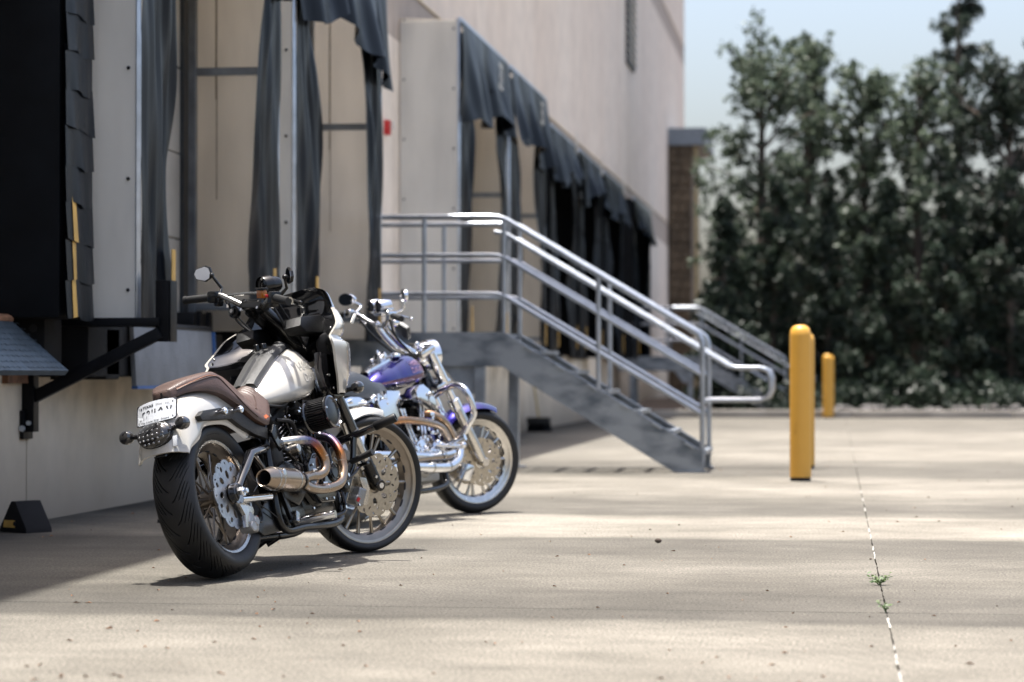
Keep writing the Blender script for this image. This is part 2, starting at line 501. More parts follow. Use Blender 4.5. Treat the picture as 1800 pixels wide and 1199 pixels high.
def wall_mat(name, c0, c1, streak=.11, low_dirt=None):
    m, nt, b = new_mat(name)
    L = nt.links
    g = N(nt, "ShaderNodeNewGeometry")
    mp = N(nt, "ShaderNodeMapping"); mp.inputs["Scale"].default_value = (1, .55, .05); L.new(g.outputs["Position"], mp.inputs[0])
    n1 = N(nt, "ShaderNodeTexNoise"); n1.inputs["Scale"].default_value = 1.5; n1.inputs["Detail"].default_value = 6; L.new(mp.outputs[0], n1.inputs["Vector"])
    r1 = N(nt, "ShaderNodeValToRGB")
    r1.color_ramp.elements[0].position = .35; r1.color_ramp.elements[0].color = (*c0, 1)
    r1.color_ramp.elements[1].position = .68; r1.color_ramp.elements[1].color = (*c1, 1)
    L.new(n1.outputs[0], r1.inputs[0])
    n2 = N(nt, "ShaderNodeTexNoise"); n2.inputs["Scale"].default_value = 3; n2.inputs["Detail"].default_value = 8; L.new(g.outputs["Position"], n2.inputs["Vector"])
    r2 = N(nt, "ShaderNodeMapRange"); r2.inputs[1].default_value = .3; r2.inputs[2].default_value = .7; r2.inputs[3].default_value = 1 - streak; r2.inputs[4].default_value = 1 + streak * .5
    L.new(n2.outputs[0], r2.inputs[0])
    mx = N(nt, "ShaderNodeMix", data_type='RGBA', blend_type='MULTIPLY'); mx.inputs[0].default_value = 1
    L.new(r1.outputs[0], mx.inputs[6]); L.new(r2.outputs[0], mx.inputs[7])
    out = mx.outputs[2]
    if low_dirt:
        sep = N(nt, "ShaderNodeSeparateXYZ"); L.new(g.outputs["Position"], sep.inputs[0])
        ad = N(nt, "ShaderNodeMath", operation='MULTIPLY_ADD'); L.new(n2.outputs[0], ad.inputs[0]); ad.inputs[1].default_value = -.5; L.new(sep.outputs[2], ad.inputs[2])
        mr = N(nt, "ShaderNodeMapRange"); mr.inputs[1].default_value = -.25; mr.inputs[2].default_value = .45; mr.inputs[3].default_value = .75; mr.inputs[4].default_value = 0
        L.new(ad.outputs[0], mr.inputs[0])
        m2 = N(nt, "ShaderNodeMix", data_type='RGBA'); L.new(mr.outputs[0], m2.inputs[0]); L.new(out, m2.inputs[6]); m2.inputs[7].default_value = (*low_dirt, 1)
        out = m2.outputs[2]
    L.new(out, b.inputs["Base Color"])
    b.inputs["Roughness"].default_value = .8
    b.inputs["Specular IOR Level"].default_value = .25
    n3 = N(nt, "ShaderNodeTexNoise"); n3.inputs["Scale"].default_value = 60; L.new(g.outputs["Position"], n3.inputs["Vector"])
    bp = N(nt, "ShaderNodeBump"); bp.inputs["Strength"].default_value = .15; bp.inputs["Distance"].default_value = .005
    L.new(n3.outputs[0], bp.inputs["Height"]); L.new(bp.outputs[0], b.inputs["Normal"])
    return m

def translucent(name, col, amount, rough=.5):
    m, nt, b = new_mat(name)
    L = nt.links
    tc = N(nt, "ShaderNodeTexCoord")
    mp = N(nt, "ShaderNodeMapping"); mp.inputs["Scale"].default_value = (1.4, 1.4, .35); L.new(tc.outputs["Object"], mp.inputs[0])
    nz = N(nt, "ShaderNodeTexNoise"); nz.inputs["Scale"].default_value = 3; nz.inputs["Detail"].default_value = 7; L.new(mp.outputs[0], nz.inputs["Vector"])
    rp = N(nt, "ShaderNodeValToRGB")
    rp.color_ramp.elements[0].position = .3; rp.color_ramp.elements[0].color = (*[c * .86 for c in col], 1)
    rp.color_ramp.elements[1].position = .62; rp.color_ramp.elements[1].color = (*col, 1)
    L.new(nz.outputs[0], rp.inputs[0])
    L.new(rp.outputs[0], b.inputs["Base Color"])
    b.inputs["Roughness"].default_value = rough
    t = N(nt, "ShaderNodeBsdfTranslucent"); L.new(rp.outputs[0], t.inputs[0])
    mx = N(nt, "ShaderNodeMixShader"); mx.inputs[0].default_value = amount
    L.new(b.outputs[0], mx.inputs[1]); L.new(t.outputs[0], mx.inputs[2])
    L.new(mx.outputs[0], nt.nodes["Material Output"].inputs[0])
    return m

def leaf_mat(name, dark, light):
    m, nt, b = new_mat(name)
    L = nt.links
    at = N(nt, "ShaderNodeAttribute", attribute_name="tone")
    rp = N(nt, "ShaderNodeValToRGB")
    rp.color_ramp.elements[0].color = (*dark, 1); rp.color_ramp.elements[1].color = (*light, 1)
    L.new(at.outputs["Fac"], rp.inputs[0])
    L.new(rp.outputs[0], b.inputs["Base Color"])
    b.inputs["Roughness"].default_value = .5
    b.inputs["Specular IOR Level"].default_value = .4
    t = N(nt, "ShaderNodeBsdfTranslucent"); L.new(rp.outputs[0], t.inputs[0])
    mx = N(nt, "ShaderNodeMixShader"); mx.inputs[0].default_value = .25
    L.new(b.outputs[0], mx.inputs[1]); L.new(t.outputs[0], mx.inputs[2])
    L.new(mx.outputs[0], nt.nodes["Material Output"].inputs[0])
    return m

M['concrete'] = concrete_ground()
M['joint_dirt'] = mat('joint_dirt', (.09, .075, .06), .9, var=.4)
M['sealant'] = mat('sealant', (.33, .32, .29), .8, var=.2)
M['soil'] = mat('soil', (.06, .042, .030), .95, var=.5, scale=3, bump=.4, bscale=12)
M['kerb'] = mat('kerb_concrete', (.30, .28, .25), .9, var=.2, scale=2, bump=.1)
M['rock'] = mat('pale_rock', (.085, .08, .078), .85, var=.3, scale=2, bump=.3, bscale=20)
M['wall_upper'] = wall_mat('wall_upper', (.80, .68, .565), (.87, .765, .65))
M['wall_mid'] = wall_mat('wall_mid', (.82, .715, .60), (.88, .79, .68))
M['wall_stripe'] = wall_mat('wall_stripe', (.45, .375, .31), (.52, .44, .37))
M['wall_low'] = wall_mat('wall_low', (.72, .62, .48), (.84, .74, .60), .30, (.20, .16, .12))
M['flash'] = mat('flash', (.72, .60, .40), .5, var=.1)
M['fibreglass'] = translucent('fibreglass', (.90, .88, .82), .35)
M['fibreglass_tan'] = translucent('fibreglass_tan', (.94, .89, .81), .72)
M['roof_sheet'] = translucent('roof_sheet', (.92, .88, .80), .92)
M['vinyl'] = mat('vinyl', (.0035, .0055, .009), .36, var=.45, scale=5, bump=.06, bscale=30, stretch=(1, 1, .3), rvar=.1, spec=.17)
M['vinyl_black'] = mat('vinyl_black', (.004, .005, .0065), .7, var=.4, scale=4, spec=.12)
M['yellow_tape'] = mat('yellow_tape', (.55, .33, .075), .5, var=.25)
M['yellow_bollard'] = mat('yellow_bollard', (.58, .31, .045), .42, scale=9, bump=.05, bscale=40, col2=(.34, .17, .03), cmix=(.28, .36), stretch=(1, 1, .35))
M['galv'] = mat('galvanised', (.30, .33, .37), .42, .75, var=.3, scale=6, rvar=.14)
M['galv_rail'] = mat('galvanised_rail', (.40, .43, .47), .34, .8, var=.14, scale=10, rvar=.1)
M['galv_mottled'] = mat('galvanised_mottled', (.30, .325, .35), .46, .55, scale=3.4, col2=(.115, .135, .16), cmix=(.34, .56), stretch=(1.0, 1, 2.2), rvar=.12)  # darker blotches at random over the galvanised grey
M['steel_dark'] = mat('steel_dark', (.016, .017, .02), .5, .3, var=.3, scale=12, bump=.1, spec=.25)
M['steel_trim'] = mat('steel_trim', (.50, .55, .62), .34, .85, var=.15)
M['door_frame'] = mat('door_frame', (.035, .04, .045), .55, var=.2)
M['plate_steel'] = mat('plate_steel', (.10, .135, .17), .45, .55, var=.25, scale=9, bump=.45, bscale=70)
M['plate_grey'] = mat('plate_grey', (.20, .21, .225), .6, .2, var=.2, scale=5, bump=.35, bscale=70)
M['blue_paint'] = mat('blue_paint', (.03, .10, .28), .5, var=.3)
M['rust'] = mat('rust', (.20, .10, .055), .8, var=.5, scale=18)
M['stain_tan'] = mat('stain_tan', (.30, .25, .18), .8, var=.4, scale=14)
M['door_white'] = mat('door_white', (.74, .70, .63), .5, var=.1, scale=3)
M['red_paint'] = mat('red_paint', (.55, .03, .03), .4)
M['louver_grey'] = mat('louver_grey', (.035, .035, .038), .5)
M['stone_brown'] = mat('stone_brown', (.13, .095, .06), .85, var=.4, scale=1.5, bump=.2, bscale=15)
M['fascia_grey'] = mat('fascia_grey', (.22, .25, .28), .5)
M['post_tan'] = mat('post_tan', (.42, .33, .17), .6)
M['bark'] = mat('bark', (.09, .07, .055), .9, var=.4, scale=4, bump=.4, bscale=14, stretch=(1, 1, .3))
M['leaf_olive'] = leaf_mat('leaf_olive', (.020, .036, .023), (.165, .21, .138))
M['leaf_dark'] = leaf_mat('leaf_dark', (.006, .013, .009), (.040, .060, .040))
M['leaf_cedar'] = leaf_mat('leaf_cedar', (.007, .015, .010), (.058, .085, .057))
M['leaf_weed'] = leaf_mat('leaf_weed', (.05, .09, .03), (.12, .18, .06))
M['dry_leaf'] = mat('dry_leaf', (.17, .09, .05), .8, var=.5, scale=30)

# ================================================================== ground
WX = -4.48                                  # face of the loading dock wall
g = MB().add([(-90, -40, -.03), (120, -40, -.03), (120, 260, -.03), (-90, 260, -.03)], [(0, 1, 2, 3)])
ground = tag(obj('ground', g, 'joint_dirt', smooth=0), kind='structure')
XE = [WX, .172, 4.78, 9.38, 14.0]
YE = [-5.28, -.68, 3.92, 8.52, 13.12, 17.72, 22.32, 26.92, 31.52, 36.12, 40.72, 46.3]
for i in range(4):
    for j in range(len(YE) - 1):
        x0, x1, y0, y1 = XE[i] + (.0025 if i else 0), XE[i + 1] - .0025, YE[j] + .003, YE[j + 1] - .003
        pts = []
        nx, ny = 10, 80 if (i < 2 and y1 < 27) else 8
        jit = lambda s: RNG.uniform(-s, s)
        rag = .002
        for k in range(nx): pts.append((x0 + (x1 - x0) * k / nx, y0 + jit(.001)))
        for k in range(ny): pts.append((x1 + (jit(rag) if i == 0 else 0), y0 + (y1 - y0) * k / ny))
        for k in range(nx): pts.append((x1 - (x1 - x0) * k / nx, y1 + jit(.001)))
        for k in range(ny): pts.append((x0 + (jit(rag) if i == 1 else 0), y1 - (y1 - y0) * k / ny))
        n = len(pts)
        c = ((x0 + x1) / 2, (y0 + y1) / 2, 0)
        mb = MB().add([(p[0], p[1], 0) for p in pts] + [(p[0], p[1], -.035) for p in pts] + [c], [(k, (k + 1) % n, 2 * n) for k in range(n)] + [(k, k + n, (k + 1) % n + n, (k + 1) % n) for k in range(n)])
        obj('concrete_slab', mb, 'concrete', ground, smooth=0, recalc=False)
# worn sealant left in the long joint
mb = MB()
y = 6.0
while y < 40:
    ln = RNG.uniform(.05, .32) * (1 + y / 25)
    if RNG.random() < (.75 if 10.8 < y < 17 or y < 8.3 else .3):
        k = max(2, int(ln / .03))
        L_, R_ = [], []
        for a in range(k + 1):
            yy = y + ln * a / k
            w = RNG.uniform(.001, .0042)
            xo = .172 + RNG.uniform(-.002, .002)
            L_.append((xo - w, yy, .0015)); R_.append((xo + w, yy, .0015))
        mb.grid([L_, R_])
    y += ln + RNG.uniform(.02, .25)
tag(obj('joint_sealant', mb, 'sealant', ground, smooth=0), kind='stuff')
# planting bed beyond the paving
bed = MB()
rows = []
for iy in range(24):
    yy = 46.52 + (iy / 23) ** 1.6 * 120
    rows.append([(-45 + 110 * ix / 50, yy, .06 + .10 * sin(ix * 1.3) * sin(iy * 2.1) * (1 if iy > 1 else 0) + .012 * min(yy - 46.5, 20)) for ix in range(51)])
tag(obj('planting_bed', bed.grid(rows), 'soil', smooth=60), kind='structure')
kb = MB()
for k in range(10):
    kb.box((-4.2 + 3 * k + .0, 46.41, .05), (2.985, .2, .2), bev=.02)
tag(obj('kerb', kb, 'kerb'), kind='structure')

# ================================================================== warehouse
wh = thing('warehouse', 'tall beige concrete warehouse wall with a row of loading docks', 'warehouse', (WX, 40, 0))
def wpart(name, mb, m, parent=None, **kw):
    par = parent or wh
    o = obj(name, mb, m, None, **kw)
    o.parent = par
    if parent is None:
        o.matrix_parent_inverse = Matrix.Translation((-WX, -40, 0))
    return o
JO = [-14, 1.0, 13.02, 24.3, 36.1, 47.9, 59.8, 72.1]
for a, b_ in zip(JO[:-1], JO[1:]):
    y0, y1 = a + .008, b_ - .008
    for z0, z1, m_ in ((-.04, 1.2, 'wall_low'), (1.2, 4.27, 'wall_mid'), (4.27, 4.88, 'wall_stripe'), (4.88, 10.0, 'wall_upper'), (10.0, 10.55, 'wall_stripe'), (10.55, 13.0, 'wall_upper')):
        d = .30
        wpart('wall_panel', MB().box((WX - d / 2, (y0 + y1) / 2, (z0 + z1) / 2), (d, y1 - y0, z1 - z0)), m_, smooth=0)
wpart('wall_core', MB().box((WX - .2 - 6, 29, 6.4), (12.3, 85.8, 12.8)), 'wall_stripe', smooth=0)
wpart('reveal_ledge', MB().box((WX + .006, 29, 4.885), (.024, 86, .016)).box((WX + .006, 29, 10.56), (.024, 86, .016)), 'flash', smooth=0)
wpart('parapet_cap', MB().box((WX - .12, 29, 13.03), (.42, 86.2, .06)), 'fascia_grey', smooth=0)
lv = wpart('louver', MB().box((WX + .03, 52.7, 9.5), (.06, 1.9, 3.9)), 'louver_grey', smooth=0)
for k in range(22):
    wpart('louver_slat', MB().box((WX + .075, 52.7, 7.68 + k * .172), (.05, 1.7, .05), Matrix.Rotation(.6, 3, 'Y')), 'fibreglass', lv, smooth=0)
# stained runs below the wall brackets
# ------------------------------------------------------------------ dock doors
def dock_door(yc, w=2.6):
    fr = wpart('dock_door', MB().box((WX + .03, yc - w / 2 - .06, 2.65), (.06, .12, 3.0)).box((WX + .03, yc + w / 2 + .06, 2.65), (.06, .12, 3.0)).box((WX + .03, yc, 4.12), (.06, w + .24, .1)), 'door_frame', smooth=0)
    for k in range(5):
        wpart('door_section', MB().box((WX + .018, yc, 1.46 + .585 * k), (.036, w - .01, .575), bev=.006), 'door_white', fr, smooth=0)
    wpart('dock_sill', MB().box((WX + .02, yc, 1.13), (.04, w + .2, .08)), 'steel_dark', fr, smooth=0)

# ------------------------------------------------------------------ dock shelters
XO = -3.855
def curtain(y0, y1, z0, z1, x, inner, seed, depth=.030, edge=.09):
    """hanging vinyl sheet; inner = -1 / +1 says which y edge hangs free"""
    rng = np.random.default_rng(seed)
    nz, ny = 60, 22
    ph = rng.uniform(0, 6.28, 8)
    rows = []
    for i in range(nz + 1):
        t = i / nz
        z = z0 + (z1 - z0) * t
        row = []
        e = edge * (sin(3.4 * t * pi + ph[0]) * .6 + .7 * sin(1.2 * t * pi + ph[1]))
        for j in range(ny + 1):
            q = j / ny
            yl, yh = (y0 + e, y1) if inner < 0 else (y0, y1 - e)
            y = yl + (yh - yl) * q
            fr = (1 - q) if inner < 0 else q
            dx = depth * (sin(9 * q + 5 * z + ph[2]) * .5 + sin(17 * q - 2.6 * z + ph[3]) * .35 + sin(27 * q + 4.1 * z + ph[4]) * .28 + .16 * sin(46 * q + 1.7 * z + ph[6]) + .12 * sin(8 * z - 12 * q + ph[7])) * (.35 + .65 * fr)
            dx += .10 * fr ** 2 * sin(1.9 * t * pi + ph[5]) * .5
            dx += .008 * max(0, 1 - abs(((z - z0) % .78) - .39) / .012)
            row.append((x + dx, y, z))
        rows.append(row)
    return MB().grid(rows)

def head(y0, y1, z0, z1, x, seed):
    rng = np.random.default_rng(seed)
    ph = rng.uniform(0, 6.28, 8)
    rows = []
    for i in range(25):
        t = i / 24
        row = []
        for j in range(61):
            q = j / 60
            zb = z0 + .10 * sin(6 * q + ph[0]) + .06 * sin(15 * q + ph[1]) - .12 * (abs(q - .5) * 2) ** 2
            z = z1 + (zb - z1) * t
            dx = t * (.10 + .055 * sin(14 * q + ph[2]) + .045 * sin(31 * q + ph[3] + 2 * t) + .022 * sin(63 * q + ph[5] - 3 * t)) + .012 * sin(50 * q + ph[4]) * t
            row.append((x + dx, y0 + (y1 - y0) * q + .02 * t * sin(11 * q), z))
        rows.append(row)
    return MB().grid(rows)

def shelter(y0, y1, label, black=False, ztop=4.48, seed=1, xo=XO, stripe=True, number=None):
    g_ = 'dock shelters along the wall'
    r = thing('dock_shelter', label, 'dock shelter', (WX, (y0 + y1) / 2, 0), g_)
    O = Vector((WX, (y0 + y1) / 2, 0))
    def part(name, mb, m_, parent=None, **kw):
        mb.xf(lambda p: (p[0] - O.x, p[1] - O.y, p[2] - O.z))
        return obj(name, mb, m_, parent or r, **kw)
    w = xo - WX
    pm = 'vinyl_black' if black else 'fibreglass'
    for k, y in enumerate((y0 + .02, y1 - .02)):
        p = part('side_panel', MB().box((WX + w / 2 + .004, y, (1.13 + ztop) / 2), (w - .012, .035, ztop - 1.13)), pm if k == 0 or black else 'fibreglass_tan', smooth=0)
        if not black:
            part('edge_trim', MB().bar((xo - .012, y, 1.12), (xo - .012, y, ztop + .01), .03, .05, .004), 'steel_trim', p)
            if k == 0:
                for z in np.arange(1.3, ztop, .62):
                    part('bolt', MB().sphere((xo - .055, y - .022, z), (.011, .009, .011), 8, 6).sphere((WX + .05, y - .022, z + .1), (.011, .009, .011), 8, 6), 'steel_dark', p)
        if k == 1 and not black:
            part('brace', MB().box((WX + w / 2, y - .045, 2.94), (w - .05, .05, .055), bev=.005).box((WX + .03, y - .05, (1.15 + ztop) / 2), (.055, .06, ztop - 1.2), bev=.004).box((WX + w / 2, y - .04, 1.30), (w - .06, .04, .05), bev=.004), 'galv', p, smooth=0)
    part('water_stain', MB().box((WX + .19, y1 - .0395, 3.45), (.012, .003, 1.4)).box((WX + .194, y1 - .0395, 2.45), (.006, .003, .8)), 'stain_tan', None, smooth=0) if not black else None
    part('roof_panel', MB().box((WX + w / 2, (y0 + y1) / 2, ztop + .012), (w - .02, y1 - y0 - .01, .025), Matrix.Rotation(.05, 3, 'Y')), 'vinyl_black' if black else 'roof_sheet', smooth=0)
    if not black or number:
        part('head_trim', MB().bar((xo, y0, ztop + .005), (xo, y1, ztop + .005), .05, .06, .004), 'steel_trim')
    part('side_curtain', curtain(y0 + .01, y0 + (.62 if 16 < y0 < 18 else .74), 1.10, ztop - .1, xo + .015, 1, seed), 'vinyl', smooth=60)
    part('side_curtain', curtain(y1 - .76, y1 - .01, 1.10, ztop - .1, xo + .015, -1, seed + 50), 'vinyl', smooth=60)
    part('head_curtain', head(y0 - .01, y1 + .01, 3.48 if 16 < y0 < 18 else 3.62, ztop + .0, xo + .03, seed + 90), 'vinyl', smooth=60)
    for y in (y0 + .50, y1 - .38):
        part('guide_stripe', MB().box((xo + .066, y, 1.38), (.006, .075, .34), bev=.002), 'yellow_tape', smooth=0)
    if number:
        v, f = text2d(number, .42, .002, 0, .8)
        part('stencil_number', MB().add([(xo + .19 + c, (y0 + y1) / 2 + a, 4.1 + b) for a, b, c in v], f), 'ink_cream', smooth=0)
    return r

def dock_gear(y0, y1, lip=True):
    yc = (y0 + y1) / 2
    dock_door(yc)
    for s, lab in ((-1, 'near'), (1, 'far')):
        bp = tag(obj('dock_bumper', MB().box((WX + .17, yc + s * 1.2, .95), (.32, .26, .30), bev=.012).box((WX + .02, yc + s * 1.2, .98), (.03, .3, .36)), 'rubber_worn'), None, 'dock bumper', 'rubber dock bumpers')
        bp['label'] = BUMP.get((round(y0, 1), s), 'black rubber dock bumper on the wall below a dock door, mostly hidden')
    if lip:
        lp = tag(obj('dock_leveler_lip', MB().box((WX + .36, yc + .0, .935), (.03, 1.82, .36), Matrix.Rotation(-.05, 3, 'Y'), .004), 'plate_grey'), LIPS.get(round(y0, 1), 'steel dock leveler lip hanging below a dock door'), 'dock leveler', 'dock leveler lips')
        obj('painted_edge', MB().box((WX + .374, yc + .90, .935), (.036, .03, .35), Matrix.Rotation(-.05, 3, 'Y')).box((WX + .372, yc, .752), (.036, 1.82, .018)), 'blue_paint', lp, smooth=0)
        obj('hinge', MB().cyl((WX + .35, yc - .9, 1.125), (WX + .35, yc + .9, 1.125), .022, 10), 'steel_dark', lp)
        obj('lip_support', MB().box((WX + .17, yc, 1.02), (.33, 1.8, .18)), 'vinyl_black', lp, smooth=0)
BUMP = {(13.1, -1): 'black rubber dock bumper under the nearest white shelter panel', (13.1, 1): 'black rubber dock bumper at the far end of the grey lip', (17.0, -1): 'rubber bumper below the second shelter, near end of its lip', (17.0, 1): 'rubber bumper below the second shelter, next to the stair landing'}
LIPS = {13.1: 'grey steel dock lip with blue painted edge hanging behind the white motorcycle', 17.0: 'steel dock lip below the second shelter, behind the handlebars'}
docks = [(13.06, 16.48, 'nearest full white panelled dock shelter behind the white motorcycle', False, 3), (16.96, 20.30, 'white panelled dock shelter with a drooping head curtain just before the staircase', False, 11),
         (24.62, 28.2, 'white box shaped dock shelter rising behind the stair landing', False, 19), (28.46, 32.0, 'dock shelter with arched curtain gap right after the white box shelter', False, 23)]
for y0, y1, lab, bk, sd in docks:
    shelter(y0, y1, lab, bk, seed=sd, number={24.62: '32', 28.46: '33'}.get(y0))
    dock_gear(y0, y1) if y0 < 18 else dock_door((y0 + y1) / 2)
far = [(32.6, 35.9, 'first black sided dock shelter after the white ones', '34'), (36.3, 39.7, 'second black sided dock shelter after the white ones', '35'), (40.2, 43.7, 'third black sided dock shelter, before the last one', '36'), (46.3, 50.4, 'farthest black dock shelter, near the trees', '37')]
for k, (y0, y1, lab, num) in enumerate(far):
    shelter(y0, y1, lab, True, ztop=4.2, seed=31 + 7 * k, number=num)
    dock_door((y0 + y1) / 2)

# black rubber facings under and between the first shelters
tag(obj('rubber_facing', MB().box((WX + .29, 16.72, 1.07), (.56, .44, .46), bev=.01), 'vinyl_black'), 'black rubber facing block in the gap between the first two shelters', 'facing')
fb = tag(obj('rubber_facing', MB().box((WX + .17, 18.55, 1.10), (.30, 2.5, .44), bev=.01), 'vinyl_black'), 'long black rubber facing with red tape below the second shelter', 'facing')
obj('red_tape', MB().box((WX + .324, 18.1, 1.27), (.004, 1.2, .06)), 'red_paint', fb, smooth=0)
tag(obj('cable_tray', MB().box((WX + .1, 16.15, 1.2), (.16, .5, .10), bev=.01).box((WX + .19, 16.0, 1.2), (.03, .06, .12)).box((WX + .19, 16.25, 1.2), (.03, .06, .12)), 'steel_dark'), 'dark ribbed steel bracket above the grey dock lip', 'bracket')
# ------------------------------------------------------------------ nearest dock: black foam seal with wear pleats
PX = -4.06
dock_door(10.45)
seal = thing('dock_seal', 'black foam dock seal with overlapping wear pleats and yellow guide stripe', 'dock seal', (WX, 12.6, 0))
def spart(name, mb, m_, parent=None, **kw):
    mb.xf(lambda p: (p[0] - WX, p[1] - 12.6, p[2]))
    return obj(name, mb, m_, parent or seal, **kw)
spart('foam_pad', MB().box(((WX + PX) / 2 - .01, 12.6, 2.85), (PX - WX - .02, .44, 3.44), bev=.02), 'vinyl_black')
spart('foam_pad', MB().box(((WX + PX) / 2 - .01, 8.3, 2.85), (PX - WX - .02, .44, 3.44), bev=.02), 'vinyl_black')
spart('head_pad', MB().box(((WX + PX) / 2 - .01, 10.45, 4.3), (PX - WX - .02, 3.84, .5), bev=.02), 'vinyl_black')
for k in range(16):
    z0 = 1.135 + .203 * k
    rows = []
    ph = RNG.uniform(0, 6.28, 4); dz = RNG.uniform(-.007, .007, 2)
    yw = RNG.uniform(-.005, .005)
    for i in range(9):
        t = i / 8
        row = []
        for j in range(15):
            q = j / 14
            z = z0 + .235 * (1 - t) + (dz[0] * (1 - q) + dz[1] * q) * t + .006 * sin(9 * q + ph[2]) * t - (.012 if q > .52 else 0) * t
            x = PX + .012 + .010 * t + .006 * sin(7 * q + ph[0]) * t + .005 * sin(15 * q + ph[1]) * t
            row.append((x, 12.37 + yw + .47 * q, z))
        rows.append(row)
    pl = spart('wear_pleat', MB().grid(rows).grid([[(p[0] - .006, p[1], p[2]) for p in r_] for r_ in rows]), 'vinyl', smooth=60)
    if k < 3:
        spart('guide_stripe', MB().grid([[(r_[j][0] + .004, r_[j][1] + (.004 if j == 3 else 0), r_[j][2]) for j in (3, 4, 5)] for r_ in rows]), 'yellow_tape', pl, smooth=60)
# its leveler plate, half raised
lp = thing('dock_leveler_lip', 'blue grey tread plate dock lip sticking out at the nearest dock', 'dock leveler', (WX, 11.4, 1.1), 'dock leveler lips')
def lpart(name, mb, m_, par=None, **kw):
    mb.xf(lambda p: (p[0] - WX, p[1] - 11.4, p[2] - 1.1))
    return obj(name, mb, m_, par or lp, **kw)
A, B = Vector((-4.35, 0, 1.115)), Vector((-4.075, 0, .85))
plate = lpart('lip_plate', MB().add([(A.x, 9.9, A.z), (A.x, 12.40, A.z), (B.x, 12.52, B.z), (B.x, 9.8, B.z), (A.x - .02, 9.9, A.z - .025), (A.x - .02, 12.40, A.z - .025), (B.x - .02, 12.52, B.z - .025), (B.x - .02, 9.8, B.z - .025)],
                                 [(0, 1, 2, 3), (4, 7, 6, 5), (0, 4, 5, 1), (1, 5, 6, 2), (2, 6, 7, 3), (3, 7, 4, 0)]), 'plate_steel', smooth=0)
tr = MB()
dn = (B - A).normalized(); nn = Vector((-dn.z, 0, dn.x)) * -1
nn = nn if nn.x > 0 else -nn
for i in range(9):
    for j in range(66):
        c = A.lerp(B, (i + .5) / 9) + Vector((0, 9.98 + j * .038 + (.019 if i % 2 else 0), 0)) + nn * .001
        s = 1 if (i + j) % 2 else -1
        t_ = (dn * .6 + Vector((0, s * .8, 0))).normalized()
        w_ = nn.cross(t_)
        a_, b_ = c + t_ * .016, c - t_ * .016
        tr.add([a_, c + w_ * .005 + nn * .003, b_, c - w_ * .005 + nn * .003], [(0, 1, 2), (0, 2, 3)])
lpart('tread_lug', tr, 'plate_steel', plate, smooth=0)['kind'] = 'stuff'
lpart('lip_frame', MB().box((WX + .06, 11.2, 1.12), (.12, 2.5, .06)).cyl((-4.36, 9.9, 1.125), (-4.36, 12.4, 1.125), .022, 10), 'rust', smooth=0)
bq = thing('dock_bumper', 'black rubber dock bumper with bolt hole beside the tread plate lip', 'dock bumper', (WX, 12.78, 1.0), 'rubber dock bumpers')
def bpart(name, mb, m_, **kw):
    mb.xf(lambda p: (p[0] - WX, p[1] - 12.78, p[2] - 1.0))
    return obj(name, mb, m_, bq, **kw)
bpart('rubber_block', MB().box((WX + .12, 12.78, 1.02), (.23, .30, .27), bev=.014), 'rubber_worn')
bpart('bolt_hole', MB().cyl((WX + .17, 12.629, 1.08), (WX + .17, 12.626, 1.08), .022, 14), 'ink')
bpart('back_plate', MB().box((WX + .02, 12.78, .98), (.035, .34, .40)), 'rust', smooth=0)
bpart('bolt', MB().cyl((WX + .055, 12.615, .88), (WX + .055, 12.605, .88), .014, 8), 'steel_dark')
tag(obj('dock_bumper', MB().box((WX + .17, 13.56, .965), (.32, .92, .30), bev=.015), 'rubber_worn'), 'long black bumper block under the shelter panel behind the steel guard', 'dock bumper', 'rubber dock bumpers')
tag(obj('cable_box', MB().box((WX + .06, 13.02, .98), (.10, .12, .22), bev=.008).box((WX + .1, 13.0, .99), (.05, .06, .2)), 'rust'), 'rusty junction bracket on the wall beside the bumper', 'bracket')
# steel guard below the first shelter
gd = thing('steel_guard', 'black steel angle guard bolted to the wall under the first shelter', 'guard', (WX, 12.98, .5))
def gpart(name, mb, m_, **kw):
    mb.xf(lambda p: (p[0] - WX, p[1] - 12.98, p[2] - .5))
    return obj(name, mb, m_, gd, **kw)
gy = 12.98
gpart('wall_post', MB().box((WX + .035, gy, .82), (.07, .09, .62), bev=.004).box((WX + .012, gy, .55), (.024, .16, .16), bev=.003), 'black_enamel')
gpart('arm', MB().bar((WX + .04, gy, 1.12), (-3.70, gy, 1.12), .07, .045, .003), 'black_enamel')
gpart('brace', MB().bar((WX + .05, gy + .002, .70), (-3.70, gy + .002, 1.06), .065, .06, .003, up=(0, 1, 0)), 'black_enamel')
gpart('upright', MB().box((-3.69, gy, 1.18), (.075, .012, .34), bev=.003).box((-3.648, gy + .065, 1.18), (.012, .13, .34), bev=.003), 'black_enamel')
gpart('arm', MB().bar((WX + .05, gy + .16, 1.11), (-3.7, gy + .16, 1.11), .03, .03, .003), 'black_enamel')
gpart('bolt', MB().cyl((WX + .02, gy - .085, .53), (WX + .02, gy - .10, .53), .018, 6).cyl((WX + .045, gy - .047, .56), (WX + .045, gy - .065, .56), .014, 6), 'steel_trim')

# fire horn
fh = thing('fire_horn', 'small red fire alarm horn on the wall between shelters', 'alarm', (WX, 23.8, 3.3))
obj('horn_box', MB().box((.03, 0, 0), (.06, .10, .15), bev=.012), 'red_paint', fh)
obj('strobe', MB().box((.085, 0, .02), (.02, .06, .09), bev=.006), 'fibreglass', fh)

